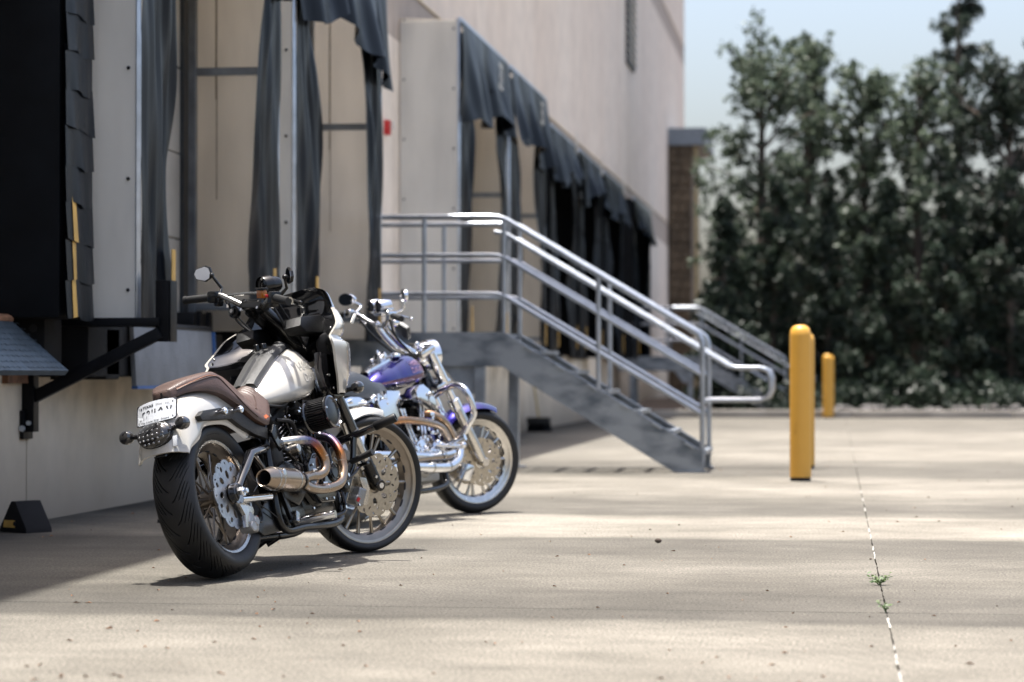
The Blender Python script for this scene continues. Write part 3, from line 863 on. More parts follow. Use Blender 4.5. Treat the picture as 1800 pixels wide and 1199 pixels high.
# ================================================================== staircases
def staircase(label):
    r = thing('steel_staircase', label, 'staircase', (-2.81, 20.95, 0), 'steel staircases to the docks')
    def part(name, mb, m_, parent=None, **kw):
        mb.xf(lambda p: (p[0] + 2.81, p[1] - 20.95, p[2]))
        return obj(name, mb, m_, parent or r, **kw)
    sl = .596
    X0, ZT = -2.81, 1.19
    for k, y in enumerate((20.40, 21.52)):
        m_ = 'galv_mottled'
        out = [(-2.815, 1.19), (-1.17, .21), (-1.12, .19), (-1.10, 0), (-1.34, 0), (-2.745, .86), (-2.83, .90)]
        st = part('stringer', MB().prism(out, lambda a, b, t: (a, t, b), y - .006, y + .006), m_, smooth=0)
        s_ = 1 if k == 0 else -1
        part('flange', MB().bar((-2.815, y + s_ * .03, 1.187), (-1.165, y + s_ * .03, .205), .07, .012).bar((-2.78, y + s_ * .03, .875), (-1.36, y + s_ * .03, .012), .07, .012), 'galv', st, smooth=0)
        part('foot_plate', MB().box((-1.112, y + s_ * .03, .10), (.012, .075, .2)).box((-1.2, y + s_ * .03, .008), (.24, .12, .012)), 'galv', st, smooth=0)
        cl = MB()
        for i in range(6):
            x = -2.60 + i * .275
            z = 1.19 - (x + 2.815) * sl
            cl.bar((x - .04, y - s_ * .0, z + .012), (x + .04, y, z - .036), .05, .014)
        part('tread_clip', cl, 'galv_rail', st, smooth=0)
        part('beam', MB().box((-3.645, y, 1.045), (1.655, .012, .29)).box((-3.645, y + s_ * .03, 1.184), (1.655, .07, .012)).box((-3.645, y + s_ * .03, .906), (1.655, .07, .012)), 'galv_mottled', smooth=0)
        R_ = .021
        top, md, lo, gr = .99, .66, .33, .86
        y2 = y + s_ * .035
        def rail(dz, x1=-1.11):
            return MB().tube([(WX + .05, y2, 1.19 + dz), (-2.95, y2, 1.19 + dz), (-2.86, y2, 1.19 + dz - .005), (-2.79, y2, 1.19 + dz - .03), (x1, y2, 1.19 + dz - .03 - (x1 + 2.79) * sl)], R_, 12)
        z1 = 1.19 + top - .03 - (-1.2 + 2.79) * sl
        rl = part('railing', MB().tube([(WX + .05, y2, 1.19 + top), (-2.95, y2, 1.19 + top), (-2.86, y2, 1.19 + top - .006), (-2.79, y2, 1.19 + top - .03), (-1.2, y2, z1), (-1.15, y2, z1 - .035), (-1.125, y2, z1 - .09), (-1.12, y2, z1 - .16), (-1.12, y2, .1)], .023, 14), 'galv_rail')
        part('rail_tube', rail(md, -1.12), 'galv_rail', rl)
        part('rail_tube', rail(lo, -1.12), 'galv_rail', rl)
        # grab rail with its return loop
        y3 = y + s_ * .10
        part('grab_rail', MB().tube([(-2.9, y3, 1.19 + gr), (-2.80, y3, 1.19 + gr - .02), (-.90, y3, 1.19 + gr - .02 - 1.90 * sl), (-.84, y3, .885), (-.64, y3, .885), (-.575, y3, .86), (-.55, y3, .80), (-.55, y3, .70), (-.575, y3, .635), (-.64, y3, .61), (-1.12, y3, .61)], .020, 12), 'galv_rail', rl)
        for x in (-2.81, -2.0):
            zb = 1.18 - max(0, x + 2.81) * sl
            part('post', MB().tube([(x, y2, zb - .2), (x, y2, zb + top - (.0 if x < -2.5 else .0))], .0205, 12), 'galv_rail', rl)
        for x in (-3.50,):
            part('post', MB().tube([(x, y2, 1.0), (x, y2, 1.19 + top)], .0205, 12), 'galv_rail', rl)
    for i in range(6):
        x = -2.60 + i * .275
        z = 1.19 - (i + 1) * .17
        tm = MB()
        for q in range(7):
            tm.box((x - .11 + q * .038, 20.96, z), (.007, 1.08, .028))
        tm.box((x + .118, 20.96, z), (.042, 1.09, .034)).box((x - .12, 20.96, z), (.008, 1.09, .03))
        part('tread', tm, 'galv', smooth=0)
    dk = MB()
    for q in range(56):
        dk.box((WX + .06 + q * .029, 20.96, 1.17), (.005, 1.09, .03))
    for yy in np.linspace(20.5, 21.42, 8):
        dk.box((-3.65, yy, 1.165), (1.62, .006, .02))
    part('deck_grating', dk, 'galv', smooth=0)['kind'] = 'stuff'
    for x, y in ((-3.02, 20.46), (-2.86, 21.46), (-4.2, 20.46), (-4.2, 21.46)):
        part('leg', MB().box((x, y, .45), (.09, .09, .9), bev=.006).box((x, y, .006), (.2, .2, .012)), 'galv', smooth=0)
    part('gusset', MB().prism([(-3.35, .90), (-3.04, .90), (-3.04, .66), (-3.16, .66)], lambda a, b, t: (a, t, b), 20.45, 20.47), 'galv', smooth=0)
    return r
stair = staircase('galvanised steel staircase and landing between the dock shelters')
s2 = copy_tree(stair)
s2.location = (-2.70, 49.2, 0)
s2['label'] = 'second steel staircase far down the wall by the trees'

# push broom under the stairs
br = thing('push_broom', 'push broom with black bristle head leaning against the wall under the stairs', 'broom', (-4.25, 34.6, 0))
obj('broom_head', MB().box((0, 0, .16), (.34, .18, .10), bev=.01), 'wrinkle_black', br)
bs = MB()
for k in range(60):
    x, y = RNG.uniform(-.16, .16), RNG.uniform(-.08, .08)
    bs.bar((x, y, .12), (x * 1.15, y * 1.2, 0.0), .018, .018)
obj('bristle', bs, 'vinyl_black', br, smooth=0)['kind'] = 'stuff'
obj('handle', MB().tube([(0, 0, .18), (-.16, .1, 1.25)], .018, 8), 'post_tan', br)

# ================================================================== bollards
def bollard(x, y, label, h=1.215, r=.083):
    b_ = thing('bollard', label, 'bollard', (x, y, 0), 'yellow bollards beside the stairs')
    pr = [(r, .03), (r * 1.0, h - .085), (r * .99, h - .075), (r * .93, h - .045), (r * .75, h - .018), (r * .42, h - .003), (.002, h)]
    obj('sleeve', MB().lathe(pr, (0, 0, 0), (0, 0, 1), 40), 'yellow_bollard', b_, smooth=60)
    obj('base_collar', MB().lathe([(r * .96, 0), (r * .96, .04)], (0, 0, 0), (0, 0, 1), 32), 'steel_dark', b_)
    return b_
bollard(-.277, 18.95, 'nearest yellow bollard, standing in front of the stair foot')
bollard(-.272, 21.45, 'yellow bollard almost hidden behind the nearest one', 1.20)
bollard(-.17, 46.0, 'small far yellow bollard at the edge of the planting', 1.21)
bollard(-.125, 46.25, 'farthest yellow bollard peeking out behind another', 1.19)

# wheel chocks
def chock(x, y, rz, label):
    c = thing('wheel_chock', label, 'wheel chock', (x, y, 0), 'wheel chocks by the dock')
    c.rotation_euler = (0, 0, rz); c.scale = (.86, .86, .86)
    obj('wedge', MB().prism([(-.13, 0), (.13, 0), (.125, .03), (.02, .19), (-.02, .19), (-.125, .03)], lambda a, b, t: (a, t, b), -.10, .10, .008), 'rubber_worn', c)
    obj('warning_label', MB().prism([(-.09, .03), (.02, .03), (.02, .075), (-.08, .075)], lambda a, b, t: (a, t, b), -.1025, -.1), 'yellow_tape', c, smooth=0)
    mb = MB()
    for k in range(3):
        mb.tube([(.13, .02, .03), (.16, .02, .01 + .01 * k), (.14, .0, .02)], .006, 6)
    obj('eye_ring', MB().cyl((.02, -.104, .055), (.02, -.1, .055), .014, 12), 'steel_dark', c)
    return c
chock(-4.235, 12.30, radians(-32), 'black rubber wheel chock with yellow label by the wall')
chock(-4.30, 11.52, radians(24), 'black wheel chock cut off by the picture edge')

# litter
for k, (x, y, l, rz) in enumerate(((-3.68, 13.15, .16, .3), (-3.60, 13.62, .08, -.4), (-3.78, 14.1, .10, .8))):
    mb = MB()
    for q in range(3):
        mb.bar((-l / 2, q * .012, .006 + .004 * q), (l / 2, q * .016, .006 + .003 * q), .014, .010)
    o = tag(obj('rubber_scrap', mb, 'rubber_worn'), ('longest black strip of torn rubber lying in the wall shade', 'short torn rubber strip behind the longest one', 'torn rubber strip closest to the wall')[k], 'rubber scrap', 'rubber scraps on the ground')
    o.location = (x, y, 0); o.rotation_euler = (0, 0, rz)
mb = MB()
for k in range(260):
    y = 6.3 + 34 * RNG.random() ** 2.0
    half = y * .21
    x = -.134 * y + RNG.uniform(-half, half)
    if x < -4.3: continue
    s = RNG.uniform(.006, .016)
    a = RNG.uniform(0, 6.28)
    d = Vector((cos(a), sin(a), 0)); n_ = Vector((-sin(a), cos(a), RNG.uniform(-.2, .6)))
    p = Vector((x, y, .004))
    mb.add([p - d * s, p + n_ * s * .45 + Vector((0, 0, .003)), p + d * s, p - n_ * s * .35 + Vector((0, 0, .006))], [(0, 1, 2), (0, 2, 3)])
tag(obj('leaf_litter', mb, 'dry_leaf', smooth=0), kind='stuff')
mb = MB()
for k in range(26):
    y = 6.5 + 14 * RNG.random()
    x = -.134 * y + RNG.uniform(-y * .2, y * .2)
    if x < -4.2: continue
    s = RNG.uniform(.003, .008)
    mb.sphere((x, y, s * .4), (s, s * RNG.uniform(.6, 1), s * .6), 6, 4, Matrix.Rotation(RNG.uniform(0, 3), 3, 'Z'))
mb.sphere((-.87, 11.9, .012), (.018, .012, .012), 8, 6)
tag(obj('grit', mb, 'bark'), kind='stuff')
def weed(x, y, n, r, label):
    w_ = thing('weed', label, 'weed', (x, y, 0), 'weeds in the slab joint')
    st_, lf = MB(), MB()
    for k in range(n):
        a = RNG.uniform(0, 6.28); l = r * RNG.uniform(.4, 1)
        tip = Vector((cos(a) * l, sin(a) * l * .5, RNG.uniform(.01, .045)))
        st_.tube([(0, 0, 0), tip * .5 + Vector((0, 0, .012)), tip], .0016, 5)
        for q in range(7):
            p = tip * (.3 + .1 * q) + Vector((RNG.uniform(-.012, .012), RNG.uniform(-.012, .012), RNG.uniform(.004, .02)))
            b_ = RNG.uniform(0, 6.28); s = RNG.uniform(.006, .013)
            d = Vector((cos(b_), sin(b_), RNG.uniform(-.3, .6))).normalized(); u_ = d.orthogonal().normalized()
            lf.add([p - d * s, p + u_ * s * .5, p + d * s, p - u_ * s * .5], [(0, 1, 2, 3)], RNG.uniform(0, 1))
    obj('stem', st_, 'leaf_weed', w_); obj('leaf_cluster', lf, 'leaf_weed', w_, smooth=0)['kind'] = 'stuff'
weed(.165, 9.62, 8, .085, 'small green weed growing in the long slab joint')
weed(.170, 8.52, 3, .035, 'tiny weed sprouting where two slab joints cross')

# ================================================================== far annex
an = thing('stone_annex', 'brown stone porch with flat grey roof at the far building corner', 'porch', (-4.0, 65, 0))
def apart(name, mb, m_, parent=None, **kw):
    mb.xf(lambda p: (p[0] + 4.0, p[1] - 65, p[2]))
    return obj(name, mb, m_, parent or an, **kw)
apart('roof', MB().box((-3.97, 67, 7.22), (1.02, 4.2, .46)), 'fascia_grey', smooth=0)
core = apart('stone_wall', MB().box((-4.16, 67, 3.49), (.60, 3.9, 6.98)), 'stone_brown', smooth=0)
z = 0
row = 0
me_cache = {}
while z < 6.8:
    h = (.26, .20, .32)[row % 3]
    x = -4.46
    while x < -3.86:
        w_ = min((.22, .34, .28)[(row * 2 + int(x * 100)) % 3], -3.85 - x)
        if w_ > .05:
            apart('stone_block', MB().box((x + w_ / 2, 65.03 + RNG.uniform(-.02, .02), z + h / 2), (w_ - .015, .12, h - .02), bev=.012, seg=1), 'stone_brown', core, smooth=0)
        x += w_
    z += h; row += 1
apart('porch_post', MB().box((-3.73, 65.1, 3.49), (.10, .16, 6.98), bev=.01), 'post_tan')

# ================================================================== trees
def leaf_cloud(centers, radii, counts, size, rng, flat=1.0, droop=0.0, lightup=True):
    """many small leaf faces in clumps; returns arrays"""
    P, Aq = [], []
    for c, r, n in zip(centers, radii, counts):
        d = rng.normal(size=(n, 3)); d /= np.linalg.norm(d, axis=1)[:, None]
        rad = rng.random(n) ** .45
        p = np.array(c) + d * rad[:, None] * np.array([r, r, r * flat])
        p[:, 2] -= droop * rad * rng.random(n)
        P.append(p)
        tone = np.clip(rng.uniform(-.05, .5) + .5 * rng.random(n), 0, 1)
        Aq.append(tone)
    P = np.concatenate(P); T = np.concatenate(Aq)
    n = len(P)
    d = rng.normal(size=(n, 3)); d[:, 2] -= droop; d /= np.linalg.norm(d, axis=1)[:, None]
    u = np.cross(d, rng.normal(size=(n, 3))); u /= np.linalg.norm(u, axis=1)[:, None]
    s = size * rng.uniform(.6, 1.3, n)[:, None]
    V = np.stack([P - d * s, P + u * s * .45, P + d * s, P - u * s * .45], 1).reshape(-1, 3)
    return V, np.repeat(T, 4), n

def leaf_mesh(name, V, T, n, m_):
    me = bpy.data.meshes.new(name)
    me.vertices.add(4 * n); me.loops.add(4 * n); me.polygons.add(n)
    me.vertices.foreach_set('co', V.astype(np.float32).ravel())
    me.loops.foreach_set('vertex_index', np.arange(4 * n, dtype=np.int32))
    me.polygons.foreach_set('loop_start', np.arange(0, 4 * n, 4, dtype=np.int32))
    me.update()
    a = me.attributes.new("tone", 'FLOAT', 'POINT'); a.data.foreach_set('value', T.astype(np.float32))
    me.materials.append(M[m_])
    return me

def tree(x, y, h, w, kind, label, seed, name='tree', base=0.0, dens=1.0, m_=None):
    rng = np.random.default_rng(seed)
    r = thing(name, label, 'tree', (x, y, 0.05), 'trees beyond the paving')
    tr = MB()
    lean = rng.uniform(-.25, .25, 2)
    spine = [(0, 0, -.1), (lean[0] * .3, lean[1] * .3, h * .3), (lean[0] * .8, lean[1] * .6, h * .62), (lean[0], lean[1], h * (.86 if kind == 'broad' else .97))]
    tr.tube(spine, [.11 * h / 6, .085 * h / 6, .05 * h / 6, .012], 9, 6)
    cen, rad, cnt = [], [], []
    def at(t):
        q = spline(spine, 8); i = min(len(q) - 1, int(t * (len(q) - 1))); return q[i]
    if kind == 'broad':
        nb = 46
        for k in range(nb):
            t = .20 + .78 * (k + rng.random()) / nb
            a = rng.uniform(0, 2 * pi)
            prof = max(.30, sin(pi * min(1, .14 + .80 * t))) ** .6
            l = w * prof * rng.uniform(.45, 1.1)
            p0 = np.array(at(t * .97))
            tip = p0 + np.array([cos(a) * l, sin(a) * l, l * rng.uniform(.25, .95)])
            tip[2] = min(tip[2] + (.35 if t > .7 else 0), h * rng.uniform(.92, 1.06))
            mid = p0 + (tip - p0) * .5 + np.array([0, 0, .1 * l])
            tr.tube([p0, mid, tip], [.03, .02, .006], 6, 4)
            for q in range(16):
                f = .25 + .80 * rng.random()
                c = p0 + (tip - p0) * f + rng.normal(size=3) * .17 * w * .6
                cen.append(c); rad.append(rng.uniform(.07, .22) * (.55 + .22 * w)); cnt.append(int(26 * dens * (1.7 - .9 * t)))
    else:
        nl = int(h * 9)
        for k in range(nl):
            t = base + (1 - base) * ((k + rng.random()) / nl)
            a = rng.uniform(0, 2 * pi)
            env = w * ((1 - t) ** (.62 if kind == 'cedar' else .75) * (.9 if kind == 'cedar' else 1.05) + .05) * (1 if t > .12 else .8)
            l = env * rng.uniform(.55, 1.15)
            p0 = np.array(at(t))
            tip = p0 + np.array([cos(a) * l, sin(a) * l, l * rng.uniform(-.10, .45)])
            tr.tube([p0, p0 + (tip - p0) * .5 + np.array([0, 0, .05]), tip], [.022, .014, .005], 5, 3)
            for q in range(6):
                f = .2 + .85 * q / 5
                c = p0 + (tip - p0) * f + rng.normal(size=3) * .06
                cen.append(c); rad.append(.07 + .17 * (1.1 - .6 * f) * min(1, l)); cnt.append(int(58 * dens))
    V, T, n = leaf_cloud(cen, rad, cnt,   .066 if kind == 'broad' else .06, rng, .8, .25 if kind != 'broad' else .1)
    obj('trunk', tr, 'bark', r, recalc=False)
    link('crown', leaf_mesh('crown', V, T, n, m_ or ('leaf_olive' if kind == 'broad' else 'leaf_cedar')), None, r)
    return r

tree(-1.6, 52.5, 9.1, 1.75, 'broad', 'tall loose leafy tree right beside the warehouse corner', 1, 'broadleaf_tree', dens=.75)
tree(-.55, 54.5, 9.6, 1.05, 'broad', 'slim leafy tree with ragged top, second from the warehouse', 2, 'broadleaf_tree', dens=.75)
tree(.75, 54.0, 8.7, 1.25, 'broad', 'open leafy tree with a thin pointed top left of the tall cedar', 3, 'broadleaf_tree', dens=.7)
tree(1.75, 53.2, 8.6, 1.25, 'broad', 'short sunlit leafy tree filling the gap left of the tall cedar', 6, 'broadleaf_tree', dens=.7)
tree(2.55, 55.5, 10.8, 2.1, 'cedar', 'tallest spire shaped cedar rising out of the picture top', 4, 'cedar_tree', dens=.75)
tree(3.75, 52.5, 8.5, 1.6, 'broad', 'dark bushy tree at the picture edge right of the tall cedar', 8, 'broadleaf_tree', dens=1.0, m_='leaf_dark')
lows = [(-2.2, 49.8, 4.7, .95, 'dark feathery juniper against the warehouse corner'), (-1.35, 50.2, 5.2, 1.3, 'dense juniper below the loose leafy tree'), (-.15, 49.8, 4.9, 1.25, 'wide juniper standing right behind the bollards'),
        (1.0, 50.2, 5.1, 1.3, 'rounded dark juniper in the middle of the hedge'), (2.25, 49.7, 4.8, 1.3, 'drooping juniper below the tallest cedar'), (3.55, 49.9, 5.2, 1.35, 'dark juniper at the picture edge'), (4.9, 50.6, 5.4, 1.3, 'juniper just beyond the picture edge')]
for k, (x, y, h, w, lab) in enumerate(lows):
    tree(x, y, h, w, 'juniper', lab, 20 + k, 'juniper_tree', dens=1.15, m_='leaf_dark' if k % 3 == 2 else 'leaf_cedar')
rng = np.random.default_rng(77)
cen, rad, cnt = [], [], []
for k in range(620):
    x = rng.uniform(-3.0, 12); t = rng.random()
    cen.append((x, rng.uniform(57, 62), .3 + t * (3.4 + .6 * sin(x * 1.3) + .4 * sin(x * 3.1)))); rad.append(rng.uniform(.4, .8)); cnt.append(70)
V, T, n = leaf_cloud(cen, rad, cnt, .15, rng)
tag(link('far_wood', leaf_mesh('far_wood', V, T, n, 'leaf_dark'), None), kind='stuff')
# undergrowth and rocks along the bed edge
cen, rad, cnt = [], [], []
for k in range(150):
    cen.append((rng.uniform(-2.3, 8), rng.uniform(47.6, 50), rng.uniform(.15, .6))); rad.append(rng.uniform(.15, .4)); cnt.append(60)
V, T, n = leaf_cloud(cen, rad, cnt, .07, rng)
tag(link('undergrowth', leaf_mesh('undergrowth', V, T, n, 'leaf_dark'), None), kind='stuff')
mb = MB()
for k in range(230):
    x = rng.uniform(-.3, 9); s = rng.uniform(.04, .11)
    mb.sphere((x, rng.uniform(46.6, 47.5), .10 + rng.uniform(0, .09)), (s, s * rng.uniform(.6, 1), s * rng.uniform(.5, .8)), 7, 5, Matrix.Rotation(rng.uniform(0, 3), 3, 'Z'))
tag(obj('rock_bed', mb, 'rock'), kind='stuff')
# ================================================================== motorcycles
class Rig:
    """bike frame: x forward, y left, z up, rear wheel touching down at the origin"""
    def __init__(s, root, xg, rake, steer):
        s.root = root
        r = radians(rake)
        s.ax = np.array([-sin(r), 0, cos(r)]); s.so = np.array([xg, 0, 0.0]); s.sa = -radians(steer)
        s.tan = math.tan(r)
    def st(s, p):
        p = np.array(p, float) - s.so
        c, n = cos(s.sa), sin(s.sa)
        return s.so + p * c + np.cross(s.ax, p) * n + s.ax * (s.ax @ p) * (1 - c)
    def P(s, name, mb, m, parent=None, steer=False, smooth=40):
        if steer:
            mb.xf(s.st)
        return obj(name, mb, m, parent or s.root, smooth)
    def axis_x(s, z):
        return s.so[0] - s.tan * z

def place_bike(root, X, Y, head, lean):
    root.location = (X, Y, 0)
    root.rotation_euler = (Matrix.Rotation(radians(90 - head), 3, 'Z') @ Matrix.Rotation(-radians(lean), 3, 'X')).to_euler()

def tyre_mb(R, hw, rim, nu, nv, groove=None):
    d = R - rim
    pr = [(-.72 * hw, rim - .006), (-.86 * hw, rim + .04 * d), (-hw, rim + .38 * d), (-.95 * hw, rim + .66 * d), (-.72 * hw, R - .15 * d), (-.4 * hw, R - .035 * d), (0, R)]
    pr = pr + [(-a, b) for a, b in pr[-2::-1]]
    C = np.array(spline([(a, b, 0) for a, b in pr], 10))[:, :2]
    s = np.r_[0, np.cumsum(np.hypot(*np.diff(C, axis=0).T))]
    q = np.linspace(0, s[-1], nv)
    yy, rr = np.interp(q, s, C[:, 0]), np.interp(q, s, C[:, 1])
    mb = MB()
    rows = []
    for i in range(nu):
        row = []
        for j in range(nv):
            r, a = rr[j], abs(yy[j]) / hw
            u = 2 * pi * i / nu
            if groove:      # rows lean with the tread so that every groove runs along the mesh
                n, k, cols = groove
                u -= 2 * pi / n * k * a ** 1.6
                c = (i + (0 if yy[j] < 0 else cols // 2)) % cols
                if (.07 < a < .90 and c == 0) or (.40 < a < .74 and c == cols // 3) or (.55 < a < .84 and c == 2 * cols // 3):
                  if r > rim + .55 * d:
                      r -= .0075
            row.append((r * cos(u), yy[j], r * sin(u)))
        rows.append(row)
    return mb.grid(rows, closed_u=True)

def wave_rotor(R, n, amp, rin, holes, slots):
    out = []
    for k in range(n * 10):
        t = 2 * pi * k / (n * 10)
        ph = (t * n / (2 * pi)) % 1
        out.append(((R - amp + amp * abs(cos(pi * ph)) ** .6) * cos(t), (R - amp + amp * abs(cos(pi * ph)) ** .6) * sin(t)))
    loops = [out]
    def hole(rc, ang, a, b, tilt, m=10):
        c, s_ = cos(ang), sin(ang)
        ct, s2 = cos(ang + tilt), sin(ang + tilt)
        return [(rc * c + a * cos(q) * ct - b * sin(q) * s2, rc * s_ + a * cos(q) * s2 + b * sin(q) * ct) for q in np.linspace(2 * pi, 0, m, endpoint=False)]
    for (rc, cnt, a, b, tilt, off) in holes:
        for k in range(cnt):
            loops.append(hole(rc, 2 * pi * (k + off) / cnt, a, b, tilt))
    for (rc, cnt, a, b, tilt, off) in slots:
        for k in range(cnt):
            loops.append(hole(rc, 2 * pi * (k + off) / cnt, a, b, tilt, 8))
    loops.append([(rin * cos(t), rin * sin(t)) for t in np.linspace(2 * pi, 0, 28, endpoint=False)])
    return fill2d(loops, 0.0022)

def side_map(ax, az, y):
    return lambda p: (ax + p[0], y + p[2], az + p[1])

def arc_text(s, r, y, ax, az, ang, size, flip=False):
    v, f = text2d(s, size, 0.0008)
    out = []
    for a, b, c in v:
        t = ang - a / r
        q = r + b
        out.append((ax + q * cos(t), y - c, az + q * sin(t)))
    return out, f

def wheel(rig, ax, az, R, hw, rim, steer, nspoke, groove, nu, nv, m_rim, m_lip, m_spoke, rotor, m_rotor, rot_y, letters=(), split=.5, spoke_r=.0065, both=False):
    P = rig.P
    tr = lambda p: (p[0] + ax, p[1], p[2] + az)
    o = Vector((ax, 0, az)); Y = (0, 1, 0)
    b = hw * .74
    mb = MB().lathe([(rim - .004, -b), (rim + .004, -b - .004), (rim - .004, -b + .006), (rim - .014, -b + .012), (rim - .024, -b * .72), (rim - .040, -b * .45), (rim - .042, b * .45), (rim - .024, b * .72), (rim - .014, b - .012), (rim + .004, b + .004), (rim - .004, b),
                     (rim - .012, b * .7), (rim - .030, b * .4), (rim - .030, -b * .4), (rim - .012, -b * .7)], o, Y, 72, closed=True)
    w = P('wheel', mb, m_rim, None, steer, 35)
    lip = MB().lathe([(rim - .013, -b - .0005), (rim - .002, -b - .006), (rim + .005, -b - .005), (rim + .004, -b + .002)], o, Y, 72)
    P('rim_lip', lip, m_lip, w, steer)
    P('tyre', tyre_mb(R, hw, rim, nu, nv, groove).xf(tr), 'rubber', w, steer, 38)
    P('hub', MB().lathe([(.02, -.075), (.045, -.07), (.048, -.05), (.032, -.035), (.032, .035), (.048, .05), (.045, .07), (.02, .075)], o, Y, 28, caps=True), m_spoke, w, steer)
    for k in range(nspoke):
        pair = k // 2
        base = 2 * pi * (pair + .25) / (nspoke / 2)
        sg = -1 if k % 2 else 1
        t0 = base + sg * .10
        t1 = base + sg * split * 2 * pi / nspoke
        yh = -.035 if k % 2 else .035
        a = (ax + .040 * cos(t0), yh * .6, az + .040 * sin(t0))
        c = (ax + (rim - .035) * cos(t1), yh * .35, az + (rim - .035) * sin(t1))
        mid = tuple(.5 * (p + q) for p, q in zip(a, c))
        P('spoke', MB().tube([a, mid, c], [spoke_r * 1.15, spoke_r * .85, spoke_r * 1.5], 8), m_spoke, w, steer)
    for k in range(nspoke):
        t = 2 * pi * (k + .5) / nspoke + .05
        Rm = Matrix.Rotation(-t, 3, 'Y')
        for sy in (-1, 1):
            c = Vector((ax + (rim - .0375) * cos(t), sy * b * .42, az + (rim - .0375) * sin(t)))
            P('rim_slot', MB().sphere(c, (.0055, .006, .026), 10, 6, Rm), 'ink', w, steer)
    v, f = wave_rotor(*rotor)
    for ry in ([rot_y, -rot_y] if both else [rot_y]):
        mb = MB().add([side_map(ax, az, ry)(p) for p in v], f)
        P('brake_rotor', mb, m_rotor, w, steer, 30)
    for (s_, r_, y_, an, size) in letters:
        v, f = arc_text(s_, r_, y_, ax, az, an, size)
        P('tyre_lettering', MB().add(v, f), 'rubber_worn', w, steer, 0)
    return w

def loft_sections(secs, prof, n=5):
    """secs rows (x, zbot, ztop, halfwidth); prof: half outline (fy, fz) from top centre to bottom centre"""
    D = np.array(spline([(a, b, c) for a, b, c, d in secs], n))
    W = np.array(spline([(a, d, 0) for a, b, c, d in secs], n))[:, 1]
    full = [(-a, b) for a, b in prof] + [(a, b) for a, b in prof[-2:0:-1]]
    return [[(x, fy * w, zb + fz * (zt - zb)) for fy, fz in full] for (x, zb, zt), w in zip(D, W)]

def drop_on(bvh, pts, off):
    out = []
    for x, y, z in pts:
        h = bvh.ray_cast(Vector((x, y, z)), Vector((0, 0, -1)))
        if h[0] is None:
            h = bvh.find_nearest(Vector((x, y, z)))
        n = h[1] if h[1].z > 0 else -h[1]
        out.append(tuple(h[0] + n * off))
    return out

def side_on(bvh, pts, off):
    """press points onto the right flank"""
    out = []
    for x, y, z in pts:
        h = bvh.ray_cast(Vector((x, -1, z)), Vector((0, 1, 0)))
        if h[0] is None:
            h = bvh.find_nearest(Vector((x, -.16, z)))
        n = h[1] if h[1].y < 0 else -h[1]
        out.append(tuple(h[0] + n * off))
    return out

def refine(v, f, cell):
    """cut long faces so flat lettering can follow a curved tank"""
    bm = bmesh.new()
    vs = [bm.verts.new(p) for p in v]
    for q in f:
        try: bm.faces.new([vs[i] for i in q])
        except ValueError: pass
    bmesh.ops.triangulate(bm, faces=bm.faces[:])
    for _ in range(3):
        ed = [e for e in bm.edges if e.calc_length() > cell]
        if not ed: break
        bmesh.ops.subdivide_edges(bm, edges=ed, cuts=1)
    bmesh.ops.triangulate(bm, faces=bm.faces[:])
    bm.verts.index_update()
    r = [tuple(p.co) for p in bm.verts], [tuple(p.index for p in q.verts) for q in bm.faces]
    bm.free()
    return r

def tank_lettering(rig, tank, bvh, lines, m_out, m_in, size, stretch=1.0):
    for (s_, cx, cz, rot) in lines:
        for off, ext, lift, m_ in ((  .018 * size, 0, .0012, m_out), (-.022 * size, 0, .0022, m_in)):
            v, f = text2d(s_, size, 0, off, stretch)
            v, f = refine(v, f, .02)
            c, n = cos(rot), sin(rot)
            pts = [(cx + a * c - b * n, 0, cz + a * n + b * c) for a, b, _ in v]
            rig.P('lettering', MB().add(side_on(bvh, pts, lift), f), m_, tank, smooth=0)

TANK_PROF = [(0, 1.0), (.22, .985), (.45, .93), (.66, .83), (.83, .68), (.95, .48), (1.0, .28), (.96, .12), (.82, .03), (.5, 0), (0, 0)]

